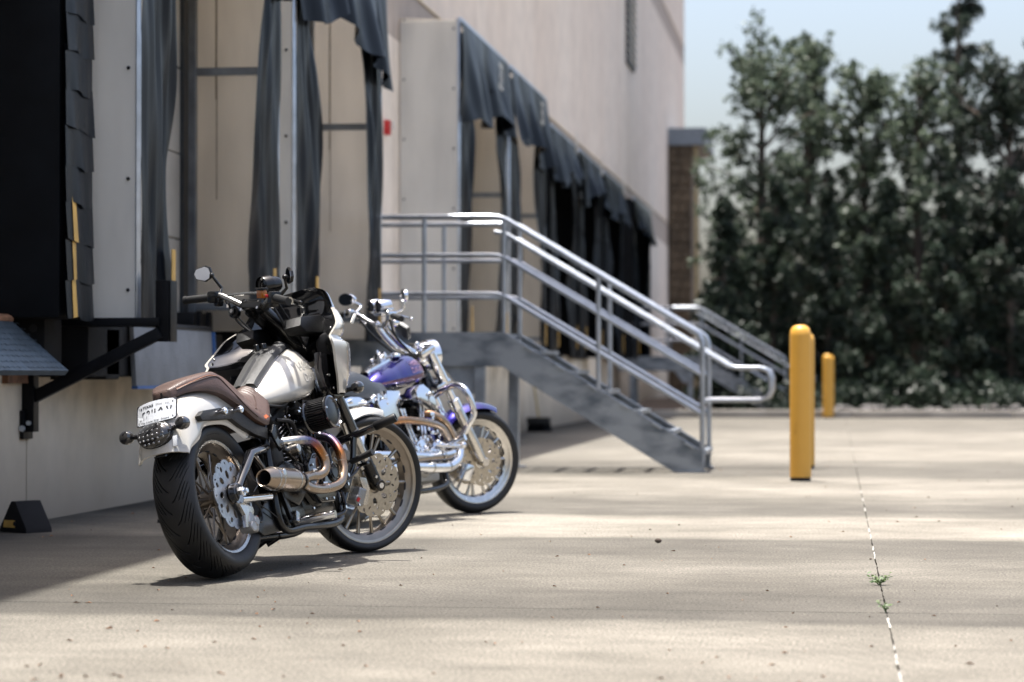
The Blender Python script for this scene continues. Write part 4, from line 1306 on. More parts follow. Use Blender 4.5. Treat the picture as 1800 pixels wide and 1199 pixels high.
def v_twin(rig, cx, cz, m_case, m_cyl, m_fin, m_rocker, m_cover, m_detail, ang=22.5):
    """crankcase with two finned cylinders, rocker boxes, pushrod tubes, gearbox and primary cover"""
    P = rig.P
    e = P('engine', MB().lathe([(.02, -.13), (.09, -.13), (.115, -.115), (.135, -.08), (.14, 0), (.14, .08), (.12, .11), (.02, .115)], (cx, 0, cz), (0, 1, 0), 36, caps=True), m_case)
    P('crankcase', MB().box((cx + .02, 0, cz - .07), (.34, .2, .16), bev=.03).box((cx - .27, .0, cz - .02), (.26, .2, .2), bev=.04).box((cx - .13, 0, cz + .05), (.2, .17, .1), bev=.03), m_case, e)
    # cam cover on the right
    cov = [(cx - .12, cz + .06), (cx - .05, cz + .11), (cx + .06, cz + .11), (cx + .13, cz + .05), (cx + .15, cz - .04), (cx + .08, cz - .11), (cx - .06, cz - .11), (cx - .13, cz - .05)]
    P('cam_cover', MB().prism(cov, lambda a, b, t: (a, t, b), -.155, -.125, .008).cyl((cx + .02, -.165, cz + .0), (cx + .02, -.15, cz), .055, 28, bev=.004), m_cover, e)
    P('timer_cover', MB().cyl((cx + .085, -.176, cz + .015), (cx + .085, -.154, cz + .015), .042, 28, bev=.005).cyl((cx + .085, -.18, cz + .015), (cx + .085, -.17, cz + .015), .03, 24, bev=.003), m_detail, e)
    for sg in (-1, 1):
        t = radians(ang) * sg
        d = Vector((sin(t), 0, cos(t)))
        R = Matrix.Rotation(t, 3, 'Y')
        c0 = Vector((cx, 0, cz))
        P('cylinder', MB().cyl(c0 + d * .1, c0 + d * .3, .062, 24), m_cyl, e)
        fin = MB()
        for k in range(9):
            fin.box(c0 + d * (.135 + k * .0185), (.155 - .002 * k, .165, .006), R, .0025, 1)
        P('cooling_fin', fin, m_fin, e)['kind'] = 'stuff'
        rb = P('rocker_box', MB().box(c0 + d * .325, (.185, .165, .05), R, .014, 3).box(c0 + d * .362, (.165, .14, .035), R, .015, 3), m_rocker, e)
        bl = MB()
        for a in (-.07, .07):
            for b in (-.065, .065):
                p = c0 + d * .35 + R @ Vector((a, b, 0))
                bl.cyl(p, p + d * .012, .006, 8)
        P('bolt', bl, 'chrome', e)
        for q in (-.018, .018):
            a = c0 + Vector((sg * .05 + q, -.115, .03)); b = c0 + d * .3 + Vector((q, -.1, 0))
            P('pushrod_tube', MB().tube([a, b], .009, 10).cyl(a, a + (b - a) * .12, .014, 12).cyl(b - (b - a) * .1, b, .013, 12), m_detail, e)
        P('spark_plug_lead', MB().tube([c0 + d * .31 + Vector((0, -.095, 0)), c0 + d * .33 + Vector((-.01, -.125, .02)), c0 + Vector((0, -.06, .33)), c0 + Vector((0, .0, .36))], .005, 8, 6), 'rubber', e)
    pc = [(cx - .42, cz - .02), (cx - .36, cz + .09), (cx - .1, cz + .1), (cx + .08, cz + .12), (cx + .19, cz + .02), (cx + .16, cz - .1), (cx, cz - .13), (cx - .3, cz - .11)]
    P('primary_cover', MB().prism(pc, lambda a, b, t: (a, t, b), .12, .2, .02), m_cover, e)
    P('gearbox_cover', MB().prism([(cx - .4, cz + .06), (cx - .3, cz + .09), (cx - .18, cz + .06), (cx - .16, cz - .06), (cx - .26, cz - .11), (cx - .38, cz - .07)], lambda a, b, t: (a, t, b), -.14, -.1, .012), m_case, e)
    bl = MB()
    for k in range(10):
        t = 2 * pi * k / 10
        p = Vector((cx + .01 + .125 * cos(t), -.158, cz + .1 * sin(t)))
        bl.cyl(p, p + Vector((0, -.007, 0)), .006, 8)
    P('bolt', bl, 'chrome', e)
    return e

def dress(rig, e, spots, r=.006):
    """many small bolt heads and fittings: one part"""
    mb = MB()
    for x, y, z in spots:
        mb.cyl((x, y, z), (x, y - .01, z), r, 8, bev=.0015)
    rig.P('fitting', mb, 'chrome', e)['kind'] = 'stuff'

# ------------------------------------------------------------------ white bike
def build_white():
    root = thing('motorcycle', 'white motorcycle with brown leather seat and rear plate leaning on its stand in front', 'motorcycle', group=None)
    rig = Rig(root, 1.536 + .13, 28, 30.8)
    P = rig.P
    AZ = .3185
    # --- rear wheel
    w = wheel(rig, 0, AZ, .3185, .091, .236, False, 20, (22, 1.9, 22), 484, 58, 'bronze_dark', 'alloy', 'bronze_dark',
              (.145, 12, .012, .042, [(.082, 8, .019, .0135, .3, 0), (.112, 8, .012, .010, -.4, .5)], [(.130, 12, .008, .004, .7, .0)]), 'rotor_steel', -.104,
              [('CRUISETEC', .262, -.0880, radians(228), .026), ('METZELER', .264, -.0880, radians(-28), .028), ('180/55 B18', .264, -.0880, radians(92), .026)], spoke_r=.0048)
    P('axle_nut', MB().cyl((0, -.10, AZ), (0, -.150, AZ), .034, 24, bev=.003), 'satin_black', w)
    P('axle_bolt', MB().cyl((0, -.148, AZ), (0, -.166, AZ), .020, 6, bev=.002).cyl((0, -.165, AZ), (0, -.182, AZ), .011, 16, bev=.002), 'chrome', w)
    cal = P('brake_caliper', MB().box((.088, -.115, .193), (.085, .05, .06), Matrix.Rotation(radians(35), 3, 'Y'), .012, 3).cyl((.068, -.145, .175), (.068, -.085, .175), .023, 16, bev=.004).cyl((.105, -.145, .195), (.105, -.085, .195), .021, 16, bev=.004), 'cast_grey')
    P('caliper_bracket', MB().prism([(-.02, .30), (.025, .30), (.065, .265), (.11, .255), (.115, .235), (.08, .20), (.04, .172), (.015, .175), (.03, .225)], lambda a, b, t: (a, t, b), -.135, -.118, .003), 'alloy_bright', cal)
    v, f = text2d('Brembo', .018, .0004)
    P('lettering', MB().add([(.095 + a * .8, -.1425 - c, .197 + b + a * .6) for a, b, c in v], f), 'red_plastic', cal)
    P('brake_hose', MB().tube([(.12, -.125, .205), (.17, -.13, .19), (.195, -.125, .24), (.16, -.12, .30), (.28, -.11, .36)], .0045, 8, 8), 'satin_black', cal)
    # --- swingarm and frame
    sw = MB()
    for s in (-1, 1):
        sw.tube([(0, s * .128, AZ), (.20, s * .13, .474), (.40, s * .11, .50)], .021, 12)
        sw.tube([(.24, s * .12, .475), (.40, s * .11, .33)], .016, 10)
        sw.cyl((0, s * .11, AZ), (0, s * .145, AZ), .040, 24, bev=.004)
    sw.cyl((.40, -.13, .33), (.40, .13, .33), .03, 16)
    swing = P('swingarm', sw, 'gloss_black')
    P('lower_tube', MB().tube([(-.02, -.15, .288), (.25, -.15, .288)], .0175, 14).tube([(-.02, .15, .288), (.25, .15, .288)], .0175, 14), 'chrome', swing)
    fr = MB()
    for s in (-1, 1):
        fr.tube([(.42, s * .11, .60), (.39, s * .115, .45), (.36, s * .115, .22), (.42, s * .11, .145), (.6, s * .11, .145), (.98, s * .10, .15), (1.06, s * .08, .24), (1.13, s * .05, .60), (1.17, s * .03, .86)], .017, 10, 5)
        fr.tube([(1.16, s * .03, .86), (.85, s * .035, .76), (.5, s * .06, .70), (.38, s * .11, .62)], .018, 10, 5)
    fr.tube([(1.11, 0, .99), (1.24, 0, .76)], .036, 18)
    fr.box((.43, 0, .40), (.14, .18, .30), bev=.02)
    frame = P('frame', fr, 'satin_black')
    P('belly_panel', MB().prism([(.17, .16), (.30, .29), (.50, .31), (.64, .29), (.66, .17), (.50, .148), (.22, .132)], lambda a, b, t: (a, t, b), -.105, .10, .008), 'satin_black', frame)
    P('battery_box', MB().box((.50, 0, .47), (.16, .2, .16), bev=.015), 'plastic_black', frame)
    P('side_plate', MB().prism([(.435, .59), (.47, .585), (.505, .50), (.455, .475), (.405, .55)], lambda a, b, t: (a, t, b), -.150, -.138, .003), 'gloss_black', frame)
    P('link_plate', MB().prism([(.385, .555), (.42, .59), (.455, .585), (.43, .53), (.40, .52)], lambda a, b, t: (a, t, b), -.160, -.149, .003), 'satin_black', frame)
    P('peg_mount', MB().bar((.455, -.165, .485), (.548, -.165, .432), .016, .026, .003).cyl((.53, -.15, .462), (.53, -.20, .462), .019, 16, bev=.003), 'satin_black', frame)
    P('adjuster_knob', MB().cyl((.50, -.165, .473), (.50, -.215, .473), .018, 18, bev=.003), 'alloy_bright', frame)
    P('cable', MB().tube([(.12, -.14, .39), (.18, -.16, .33), (.24, -.16, .318), (.28, -.15, .33)], .0035, 6, 6), 'rubber', frame)
    P('cable', MB().tube([(.17, -.115, .28), (.28, -.12, .23), (.34, -.12, .20)], .003, 6, 6), 'rubber', frame)
    P('cable', MB().tube([(.55, -.13, .45), (.62, -.15, .40), (.66, -.12, .33), (.72, -.14, .28)], .005, 6, 6), 'rubber', frame)
    # --- rear fender
    st = [(.36, .70, .262, .562), (.30, .732, .222, .545), (.19, .764, .135, .585), (.07, .777, .055, .610), (-.06, .767, -.055, .612), (-.16, .745, -.135, .60), (-.235, .71, -.17, .565), (-.295, .655, -.205, .545), (-.33, .595, -.265, .522), (-.352, .52, -.298, .497)]
    st = [tuple(p) for p in spline(st, 4)]
    rows = []
    for i, (x, z, lx, lz) in enumerate(st):
        cxr, czr = .03, .40
        n = Vector((x - cxr, 0, z - czr)).normalized()
        half = [(0, 0), (.03, .002), (.06, .010), (.085, .026), (.10, .048)]
        row = []
        for y, dn in half[::-1]:
            row.append((x - n.x * dn, -y, z - n.z * dn))
        sx, _, sz = row[0]
        flank = [(sx + (lx - sx) * t, -(.104 + .012 * sin(pi * t * .6)), sz + (lz - sz) * t) for t in (1, .75, .5, .25)]
        row = flank + row
        row += [(a, -b, c) for a, b, c in row[-2::-1]]
        rows.append(row)
    mb = MB().grid(rows)
    inner = [[(a + (.03 - a) * .018, b * .965, c + (.36 - c) * .018) for a, b, c in r] for r in rows]
    mb2 = MB().grid(inner)
    o = len(mb.v); mb.add(mb2.v, mb2.f)
    nr, nc = len(rows), len(rows[0])
    for j in range(nc - 1):
        for i in (0, nr - 1):
            mb.f.append((i * nc + j, i * nc + j + 1, o + i * nc + j + 1, o + i * nc + j))
    for i in range(nr - 1):
        for j in (0, nc - 1):
            mb.f.append((i * nc + j, (i + 1) * nc + j, o + (i + 1) * nc + j, o + i * nc + j))
    fen = P('fender', mb, 'white_paint', smooth=50)
    P('reflector', MB().box((-.333, -.085, .555), (.006, .022, .045), Matrix.Rotation(radians(18), 3, 'Y'), .003), 'plate_white', fen)
    P('fender_tip', MB().box((-.315, 0, .510), (.03, .05, .010), bev=.003), 'satin_black', fen)
    P('seat_screw', MB().cyl((-.19, 0, .742), (-.19, 0, .772), .016, 16, bev=.004).box((-.175, 0, .742), (.09, .05, .012), bev=.004), 'satin_black', fen)
    # --- struts
    sp = [(-.184, .643), (-.143, .663), (.0, .672), (.124, .673), (.175, .652), (.30, .60), (.402, .58), (.382, .532), (.27, .555), (.157, .593), (.09, .625), (-.17, .622)]
    for s in (-1, 1):
        fs = P('fender_strut', MB().prism(sp, lambda a, b, t: (a, s * t, b), .112, .138, .004), 'wrinkle_black')
        for bx, bz in ((-.03, .651), (.115, .656)):
            P('strut_bolt', MB().cyl((bx, s * .135, bz), (bx, s * .165, bz), .010, 14).cyl((bx, s * .163, bz), (bx, s * .180, bz), .0155, 18, bev=.003).cyl((bx, s * .179, bz), (bx, s * .184, bz), .007, 6), 'chrome', fs)
    # --- plate, lamp and signals
    def plate(u, t, off=0.0):      # u -1..1 across (right is -), t 0 bottom ..1 top
        x0 = -.291 + .036 * t - .030 * (1 - u * u) - off
        return (x0, -.09 * u, .650 + .078 * t + .010 * (1 - u * u) * (t - .2) - off * .3)
    def rrect(n=5, rr=.12):
        pts = []
        for cxx, cyy, a0 in ((1 - rr * .6, 1 - rr, 0), (-1 + rr * .6, 1 - rr, 90), (-1 + rr * .6, rr, 180), (1 - rr * .6, rr, 270)):
            for k in range(n + 1):
                a = radians(a0 + 90 * k / n)
                pts.append((cxx + rr * .6 * cos(a), cyy + rr * sin(a)))
        return pts
    v, f = fill2d([rrect()], 0)
    v, f = refine(v, f, .25)
    mbp = MB().add([plate(a, b) for a, b, c in v], f).add([plate(a, b, -.0025) for a, b, c in v], f)
    pl = P('licence_plate', mbp, 'plate_white', smooth=0)
    rim_ = rrect()
    P('plate_frame', MB().tube([plate(a, b, -.001) for a, b in rim_] + [plate(*rim_[0], -.001)], .0035, 6), 'ink', pl)
    def ptxt(s_, u0, t0, w, h, bold=.0):
        v, f = text2d(s_, 1.0, 0, bold)
        xs = [q[0] for q in v]; ys = [q[1] for q in v]
        kx = w / (max(xs) - min(xs)); ky = h / (max(ys) - min(ys))
        v, f = refine([(a * kx, b * ky, 0) for a, b, c in v], f, .2)
        return [plate(u0 + a, t0 + b, .0012) for a, b, c in v], f
    mbt = MB()
    for args in (('TEXAS', -.30, .81, .62, .13, .03), ('The Lone Star State', .0, .10, 1.45, .085, .01)):
        mbt.add(*ptxt(*args))
    star = [(.085 * (1 if k % 2 == 0 else .4) * sin(pi * k / 5) - .70, .81 + .085 * (1 if k % 2 == 0 else .4) * cos(pi * k / 5)) for k in range(10)]
    v, f = fill2d([star], 0); mbt.add([plate(a, b, .0012) for a, b, c in v], f)
    # the number is wiped out below the middle: only the upper strokes of the characters are left
    for quad in ([(-.62, .60), (-.45, .62), (-.45, .57), (-.56, .55), (-.58, .48), (-.63, .48)], [(-.36, .60), (-.27, .645), (-.18, .60), (-.18, .50), (-.25, .45), (-.25, .49), (-.22, .52), (-.23, .58), (-.30, .58), (-.31, .54), (-.36, .54)],
                 [(-.08, .63), (-.02, .63), (-.02, .51), (-.08, .51)], [(.06, .64), (.12, .64), (.12, .47), (.06, .47)], [(.24, .51), (.34, .66), (.40, .66), (.46, .51), (.40, .51), (.37, .58), (.30, .51)], [(.58, .66), (.65, .66), (.70, .52), (.64, .52)], [(.78, .66), (.84, .66), (.80, .52), (.74, .52)]):
        v, f = fill2d([quad], 0); mbt.add([plate(a, b, .0012) for a, b, c in v], f)
    for a0, b0, ww in ((-.78, .22, .10), (-.55, .26, .06), (-.38, .30, .05)):
        v, f = fill2d([[(a0, b0), (a0 + ww, b0 + .02), (a0 + ww * .5, b0 + .10)]], 0); mbt.add([plate(a, b, .0012) for a, b, c in v], f)
    for a, b in ((-.86, .86), (.86, .86), (-.86, .14), (.86, .14)):
        v, f = fill2d([[(a + .03 * cos(t), b + .045 * sin(t)) for t in np.linspace(0, 2 * pi, 10, endpoint=False)]], 0); mbt.add([plate(p, q, .0012) for p, q, c in v], f)
    P('plate_lettering', mbt, 'ink', pl, smooth=0)
    stk = MB().add(*ptxt('P04  20', .43, .82, .58, .085))
    P('sticker_lettering', stk, 'ink_grey', pl, smooth=0)
    tl = P('tail_light', MB().sphere((-.340, 0, .598), (.034, .074, .052), 28, 16, Matrix.Rotation(radians(18), 3, 'Y')), 'smoke_glass')
    P('lamp_base', MB().sphere((-.322, 0, .597), (.03, .080, .058), 24, 12, Matrix.Rotation(radians(18), 3, 'Y')), 'satin_black', tl)
    for r in range(5):
        for c in range(6):
            yy = (c - 2.5) * .021; zz = .598 + (r - 2) * .017
            k = 1 - (yy / .074) ** 2 - ((zz - .598) / .052) ** 2
            if k > .12:
                xx = -.340 - .034 * sqrt(k) - .0005 - (zz - .598) * -.30
                P('led', MB().sphere((xx, yy, zz), (.003, .0062, .0048), 8, 5), 'led', tl)
    for s in (-1, 1):
        c = Vector((-.322, s * .128, .617))
        ts = P('turn_signal', MB().lathe([(.006, .030), (.018, .026), (.026, .012), (.028, -.004), (.026, -.016), (.006, -.020)], c, (1, 0, 0), 24, caps=True), 'gloss_black')
        P('signal_lens', MB().sphere(c + Vector((-.016, 0, 0)), (.012, .0265, .0265), 20, 10), 'smoke_glass', ts)
        P('signal_stalk', MB().tube([(-.312, s * .06, .605), tuple(c + Vector((.012, -s * .015, -.002)))], .010, 10), 'satin_black', ts)
    # --- seat
    secs = [(-.205, .742, .770, .028), (-.19, .740, .783, .048), (-.12, .752, .808, .084), (-.03, .752, .826, .112), (.06, .732, .840, .132), (.14, .692, .848, .146), (.215, .652, .852, .153), (.265, .622, .840, .155), (.315, .604, .808, .156), (.36, .592, .774, .155), (.40, .592, .752, .15), (.44, .615, .756, .140), (.49, .65, .778, .122), (.54, .69, .790, .10), (.585, .725, .782, .065)]
    prof = [(0, 1.0), (.35, .995), (.62, .98), (.80, .945), (.90, .88), (.95, .78), (.98, .6), (1.0, .35), (1.0, .12), (.97, 0), (.5, .02), (0, .02)]
    dome = [(0, 1.0), (.18, .975), (.36, .885), (.52, .74), (.67, .57), (.80, .40), (.90, .27), (1.0, .15), (1.01, .06), (.97, 0), (.5, .02), (0, .02)]
    ra, rb = loft_sections(secs, prof, 12), loft_sections(secs, dome, 12)
    rings = []
    for p_, q_ in zip(ra, rb):
        k = min(1, max(0, (p_[0][0] - .02) / .20)); k = k * k * (3 - 2 * k)
        rings.append([tuple(u + (w_ - u) * k for u, w_ in zip(s_, t_)) for s_, t_ in zip(p_, q_)])
    new = []
    for r in rings:
        rr = []
        for x, y, z in r:
            if .45 < x < .60 and abs(y) < .085 and z > .70:
                z += .006 * (abs(sin(pi * x / .021)) - .5) * min(1, (x - .45) / .02, (.60 - x) / .02)
            rr.append((x, y, z))
        new.append(rr)
    seat_mb = MB().loft(new)
    seat = P('seat', seat_mb, 'leather', smooth=50)
    bv = BVHTree.FromPolygons([Vector(p) for p in seat_mb.v], seat_mb.f)
    def seam(pts, r, m_, name, off=.001):
        q = [(x, 0, z) for x, z in pts]
        q = [(p[0], 0, p[2]) for p in spline(q, 6)]
        P(name, MB().tube(side_on(bv, q, off), r, 6), m_, seat)
    seam([(-.175, .768), (-.10, .788), (.02, .806), (.07, .800), (.11, .765), (.16, .715), (.22, .665), (.29, .625)], .003, 'leather_dark', 'seam')
    seam([(-.175, .772), (-.10, .792), (.0, .812), (.06, .808)], .0013, 'stitch', 'stitching', .0005)
    seam([(.345, .665), (.385, .668), (.42, .685), (.455, .71), (.48, .74)], .0025, 'leather_dark', 'seam')
    v, f = text2d('SADDLEMEN', .018, 0, .0006, 1.0)
    v, f = refine(v, f, .02)
    P('stitched_lettering', MB().add(side_on(bv, [(.390 + a * .62 + b * .1, 0, .625 + b + a * .10) for a, b, c in v], .0012), f), 'orange_thread', seat, smooth=0)
    # --- fuel tank
    secs = [(.505, .705, .73, .045), (.53, .692, .768, .085), (.59, .687, .812, .122), (.67, .688, .858, .150), (.75, .694, .902, .164), (.83, .700, .938, .168), (.90, .712, .960, .163), (.965, .732, .958, .148), (1.02, .762, .928, .122), (1.048, .795, .885, .085), (1.058, .83, .86, .035)]
    rings = loft_sections(secs, TANK_PROF, 7)
    tank_mb = MB().loft(rings)
    tank = P('fuel_tank', tank_mb, 'white_paint', smooth=60)
    bt = BVHTree.FromPolygons([Vector(p) for p in tank_mb.v], tank_mb.f)
    rows = []
    for x in np.linspace(.55, .975, 40):
        wv = np.interp(x, [.55, .6, .7, .85, .94, .975], [.05, .055, .060, .066, .058, .03])
        ys = [-1.16, -1.0, -.93, -.6, -.3, -.22, .22, .3, .6, .93, 1.0, 1.16]
        ho = [.0008, .013, .019, .020, .020, +.008 if .58 < x < .76 else .013, +.008 if .58 < x < .76 else .013, .020, .020, .019, .013, .0008]
        pts = []
        for yv, h in zip(ys, ho):
            pts.append(drop_on(bt, [(x, yv * wv, 1.3)], h)[0])
        rows.append(pts)
    P('tank_console', MB().grid(rows), 'console_grey', tank, smooth=40)
    for s in (-1, 1):
        edge = [drop_on(bt, [(x, s * 1.16 * np.interp(x, [.55, .6, .7, .85, .94, .975], [.05, .055, .060, .066, .058, .03]), 1.3)], .002)[0] for x in np.linspace(.55, .975, 40)]
        P('console_trim', MB().tube(edge, .0045, 6), 'gloss_black', tank)
    c = drop_on(bt, [(.93, -.03, 1.3)], 0)[0]
    P('filler_cap', MB().cyl((c[0], c[1], c[2] - .01), (c[0] + .002, c[1] - .003, c[2] + .012), .042, 28, bev=.004).cyl((c[0], c[1], c[2] + .01), (c[0] + .003, c[1] - .004, c[2] + .022), .030, 24, bev=.004), 'satin_black', tank)
    P('console_knob', MB().cyl((.80, .02, .955), (.80, .02, .985), .012, 12, bev=.003).cyl((.83, -.005, .96), (.83, -.005, .985), .010, 12, bev=.003).cyl((.78, -.02, .955), (.78, -.02, .98), .009, 12, bev=.003), 'satin_black', tank)
    tank_lettering(rig, tank, bt, [('HARLEY-', .925, .852, .10), ('DAVIDSON', .965, .800, .08)], 'ink_grey', 'ink_cream', .054, 1.08)
    # --- engine and intake
    eng = v_twin(rig, .80, .345, 'satin_black', 'satin_black', 'alloy', 'wrinkle_black', 'gloss_black', 'satin_black')
    dress(rig, eng, [(.58 + .06 * i + RNG.uniform(-.02, .02), -.14 - RNG.uniform(0, .03), .19 + RNG.uniform(0, .2)) for i in range(9)] + [(.62 + RNG.uniform(0, .3), -.1, .55 + RNG.uniform(0, .12)) for i in range(10)], .0065)
    P('hose', MB().tube([(.58, -.10, .62), (.66, -.13, .60), (.70, -.12, .53), (.68, -.11, .45)], .009, 8, 6), 'rubber', eng)
    P('hose', MB().tube([(.95, -.09, .66), (.98, -.12, .55), (.96, -.12, .42), (.92, -.13, .30)], .008, 8, 6), 'rubber', eng)
    P('hose', MB().tube([(.5, -.09, .69), (.62, -.12, .675), (.74, -.10, .70)], .006, 8, 6), 'rubber', eng)
    P('oil_filter', MB().cyl((1.02, 0, .25), (1.10, 0, .27), .04, 20, bev=.006), 'satin_black', eng)
    ac = P('air_cleaner', MB().lathe([(.02, -.165), (.074, -.165), (.076, -.172), (.070, -.178), (.063, -.180), (.063, -.262), (.069, -.264), (.073, -.270), (.072, -.280), (.064, -.283), (.060, -.278), (.02, -.277)], (.775, 0, .612), (0, 1, 0), 48, caps=True), 'gloss_black')
    rib = MB()
    for k in range(40):
        t = 2 * pi * k / 40
        rib.bar((.775 + .0665 * cos(t), -.181, .612 + .0665 * sin(t)), (.775 + .0665 * cos(t), -.263, .612 + .0665 * sin(t)), .0045, .008, up=(cos(t), 0, sin(t)))
    P('filter_rib', rib, 'plastic_black', ac)['kind'] = 'stuff'
    P('air_cleaner_cover', MB().lathe([(.002, -.2805), (.056, -.2795), (.060, -.278)], (.775, 0, .612), (0, 1, 0), 40, caps=True), 'satin_black', ac)
    P('intake', MB().cyl((.775, -.17, .612), (.80, -.02, .60), .035, 20), 'satin_black', ac)
    for t in (pi * .25, pi * .92, pi * 1.58):
        P('cover_bolt', MB().cyl((.775 + .069 * cos(t), -.280, .612 + .069 * sin(t)), (.775 + .069 * cos(t), -.288, .612 + .069 * sin(t)), .005, 8), 'chrome', ac)
    # --- exhaust
    mu = MB().lathe([(.026, .02), (.031, .003), (.034, 0), (.036, .004), (.047, .062), (.048, .066), (.048, .27), (.045, .30), (.034, .325), (.033, .36), (.028, .36)], (.150, -.19, .361), (.352, 0, -.027), 40)
    mu.attr = [0.05] * len(mu.v)
    ex = P('exhaust', mu, 'exhaust', smooth=35)
    P('muffler_bore', MB().lathe([(.027, .02), (.027, .20), (.001, .20)], (.150, -.19, .361), (.352, 0, -.027), 28), 'ink', ex)
    for a_ in (.066, .105, .262):
        d = Vector((.352, 0, -.027)).normalized()
        p = Vector((.150, -.19, .361)) + d * a_
        P('clamp_band', MB().lathe([(.047, 0), (.0495, .001), (.0495, .007), (.047, .008)], p, d, 40), 'alloy', ex)
    p = Vector((.150, -.19, .361)) + Vector((.352, 0, -.027)).normalized() * .335
    P('clamp_band', MB().lathe([(.030, 0), (.0365, .001), (.0365, .014), (.030, .015)], p, Vector((.352, 0, -.027)), 32), 'satin_black', ex)
    P('muffler_badge', MB().sphere((.262, -.2375, .366), (.016, .003, .020), 14, 8), 'alloy_bright', ex)
    up = [(.50, -.19, .338), (.545, -.192, .345), (.59, -.2, .350), (.631, -.21, .348), (.672, -.225, .362), (.690, -.23, .405), (.665, -.225, .462), (.632, -.215, .494), (.585, -.2, .506), (.535, -.165, .511), (.50, -.11, .515)]
    lo = [(.50, -.19, .332), (.53, -.19, .315), (.566, -.2, .296), (.664, -.2, .288), (.764, -.215, .292), (.836, -.22, .313), (.885, -.22, .367), (.905, -.215, .428), (.927, -.19, .482), (.935, -.155, .520), (.93, -.09, .545)]
    P('header_pipe', MB().tube(up, .0218, 18, 6, heat=[.0, .02, .05, .08, .12, .3, .55, .72, .85, .95, 1]), 'exhaust', ex, smooth=60)
    P('header_pipe', MB().tube(lo, .0218, 18, 6, heat=[.0, .02, .03, .05, .08, .12, .25, .5, .76, .80, .9]), 'exhaust', ex, smooth=60)
    for a_, b_ in (((.60, -.201, .350), (.05, -.01, .002)), ((.70, -.204, .289), (.05, -.008, .001)), ((.687, -.2295, .425), (-.005, 0, .05)), ((.897, -.217, .40), (.01, 0, .05))):
        P('weld_ring', MB().lathe([(.0216, -.002), (.0232, 0), (.0216, .002)], a_, b_, 24), 'alloy', ex)
    for x, z in ((.585, .372), (.66, .311)):
        P('spring', MB().cyl((x - .02, -.222, z), (x + .02, -.222, z), .005, 8), 'chrome', ex)
    # --- fork, steered
    zx = rig.axis_x
    for s in (-1, 1):
        off = .035
        pt = lambda z: Vector((zx(z) + off, s * .1, z))
        fk = P('fork_leg', MB().tube([pt(1.0), pt(.56)], .0285, 20).cyl(pt(.585), pt(.555), .031, 20, bev=.003), 'gloss_black', None, True)
        P('fork_slider', MB().tube([pt(.56), pt(.40)], .0225, 20), 'alloy_bright', fk, True)
        P('fork_foot', MB().tube([pt(.44), pt(.43), pt(.345)], .030, 20).tube([pt(.36), (1.536, s * .1, AZ)], [.028, .026], 16).cyl((1.536, s * .072, AZ), (1.536, s * .128, AZ), .027, 20, bev=.004), 'satin_black', fk, True)
        P('axle_cap', MB().cyl((1.536, s * .127, AZ), (1.536, s * .131, AZ), .014, 6), 'chrome', fk, True)
        P('fork_bolt', MB().cyl(pt(.362) + Vector((-.01, s * .03, 0)), pt(.362) + Vector((-.01, s * .04, 0)), .007, 8), 'chrome', fk, True)
        P('fork_guard', MB().tube([pt(.60) + Vector((-.045, 0, .02)), pt(.47) + Vector((-.05, 0, 0)), pt(.40) + Vector((-.042, 0, 0))], .014, 10, 4), 'alloy_bright', fk, True)
    ta = radians(28)
    Rk = Matrix.Rotation(-ta, 3, 'Y')
    [P('triple_clamp', MB().box((zx(q) + .02, 0, q), (.105, .26, .035), Rk, .012), 'satin_black', None, True) for q in (.985, .76)]
    # --- front wheel
    fw = wheel(rig, 1.536, AZ, .3190, .063, .274, True, 18, (30, 1.3, 16), 480, 34, 'bronze_dark', 'champagne', 'champagne',
               (.148, 14, .011, .040, [(.078, 8, .019, .013, .3, 0)], [(.130, 14, .012, .0048, .75, .3), (.109, 14, .010, .0048, -.5, .8)]), 'rotor_gold', -.078,
               [('METZELER', .291, -.0605, radians(-85), .018)], spoke_r=.0068, split=.62)
    fc = P('brake_caliper', MB().box((1.422, -.088, .275), (.05, .07, .085), Matrix.Rotation(radians(20), 3, 'Y'), .012, 3).cyl((1.405, -.125, .265), (1.405, -.06, .265), .022, 16, bev=.004), 'cast_grey', None, True)
    P('caliper_bracket', MB().prism([(1.415, .365), (1.455, .36), (1.475, .31), (1.46, .235), (1.435, .235), (1.44, .30)], lambda a, b, t: (a, t, b), -.118, -.108, .003), 'alloy_bright', fc, True)
    P('logo_mark', MB().box((1.398, -.127, .265), (.016, .003, .02), Matrix.Rotation(.6, 3, 'Y')), 'red_plastic', fc, True)
    # front fender
    rows = []
    for k in range(22):
        t = radians(70 + (178 - 70) * k / 21)
        wv = .074 * min(1, .25 + 2.2 * k / 21) if k < 8 else .074
        row = []
        for q in np.linspace(-1, 1, 13):
            rr = .358 - .030 * abs(q) ** 2.4
            row.append((1.536 + rr * cos(t), wv * q * (1 if abs(q) < .95 else .99), AZ + rr * sin(t)))
        rows.append(row)
    mb = MB().grid(rows); ib = MB().grid([[(1.536 + (p[0] - 1.536) * .985, p[1] * .97, AZ + (p[2] - AZ) * .985) for p in r] for r in rows])
    mb.add(ib.v, ib.f)
    P('fender', mb, 'white_paint', None, True, 60)
    # --- bars and controls
    bar = [(.86, .245, 1.206), (.885, .20, 1.214), (.905, .13, 1.190), (.925, .075, 1.168), (.93, 0, 1.165), (.925, -.075, 1.168), (.905, -.13, 1.190), (.885, -.20, 1.214), (.86, -.245, 1.206)]
    hb = P('handlebar', MB().tube(bar, .0145, 14, 5), 'alloy', None, True)
    P('bar_riser', MB().tube([(.935, -.045, 1.15), (1.04, -.045, 1.07), (1.13, -.045, .985)], .030, 12, 4).tube([(.935, .045, 1.15), (1.04, .045, 1.07), (1.13, .045, .985)], .030, 12, 4).bar((.95, 0, 1.13), (1.12, 0, .99), .075, .035, .008), 'satin_black', hb, True)
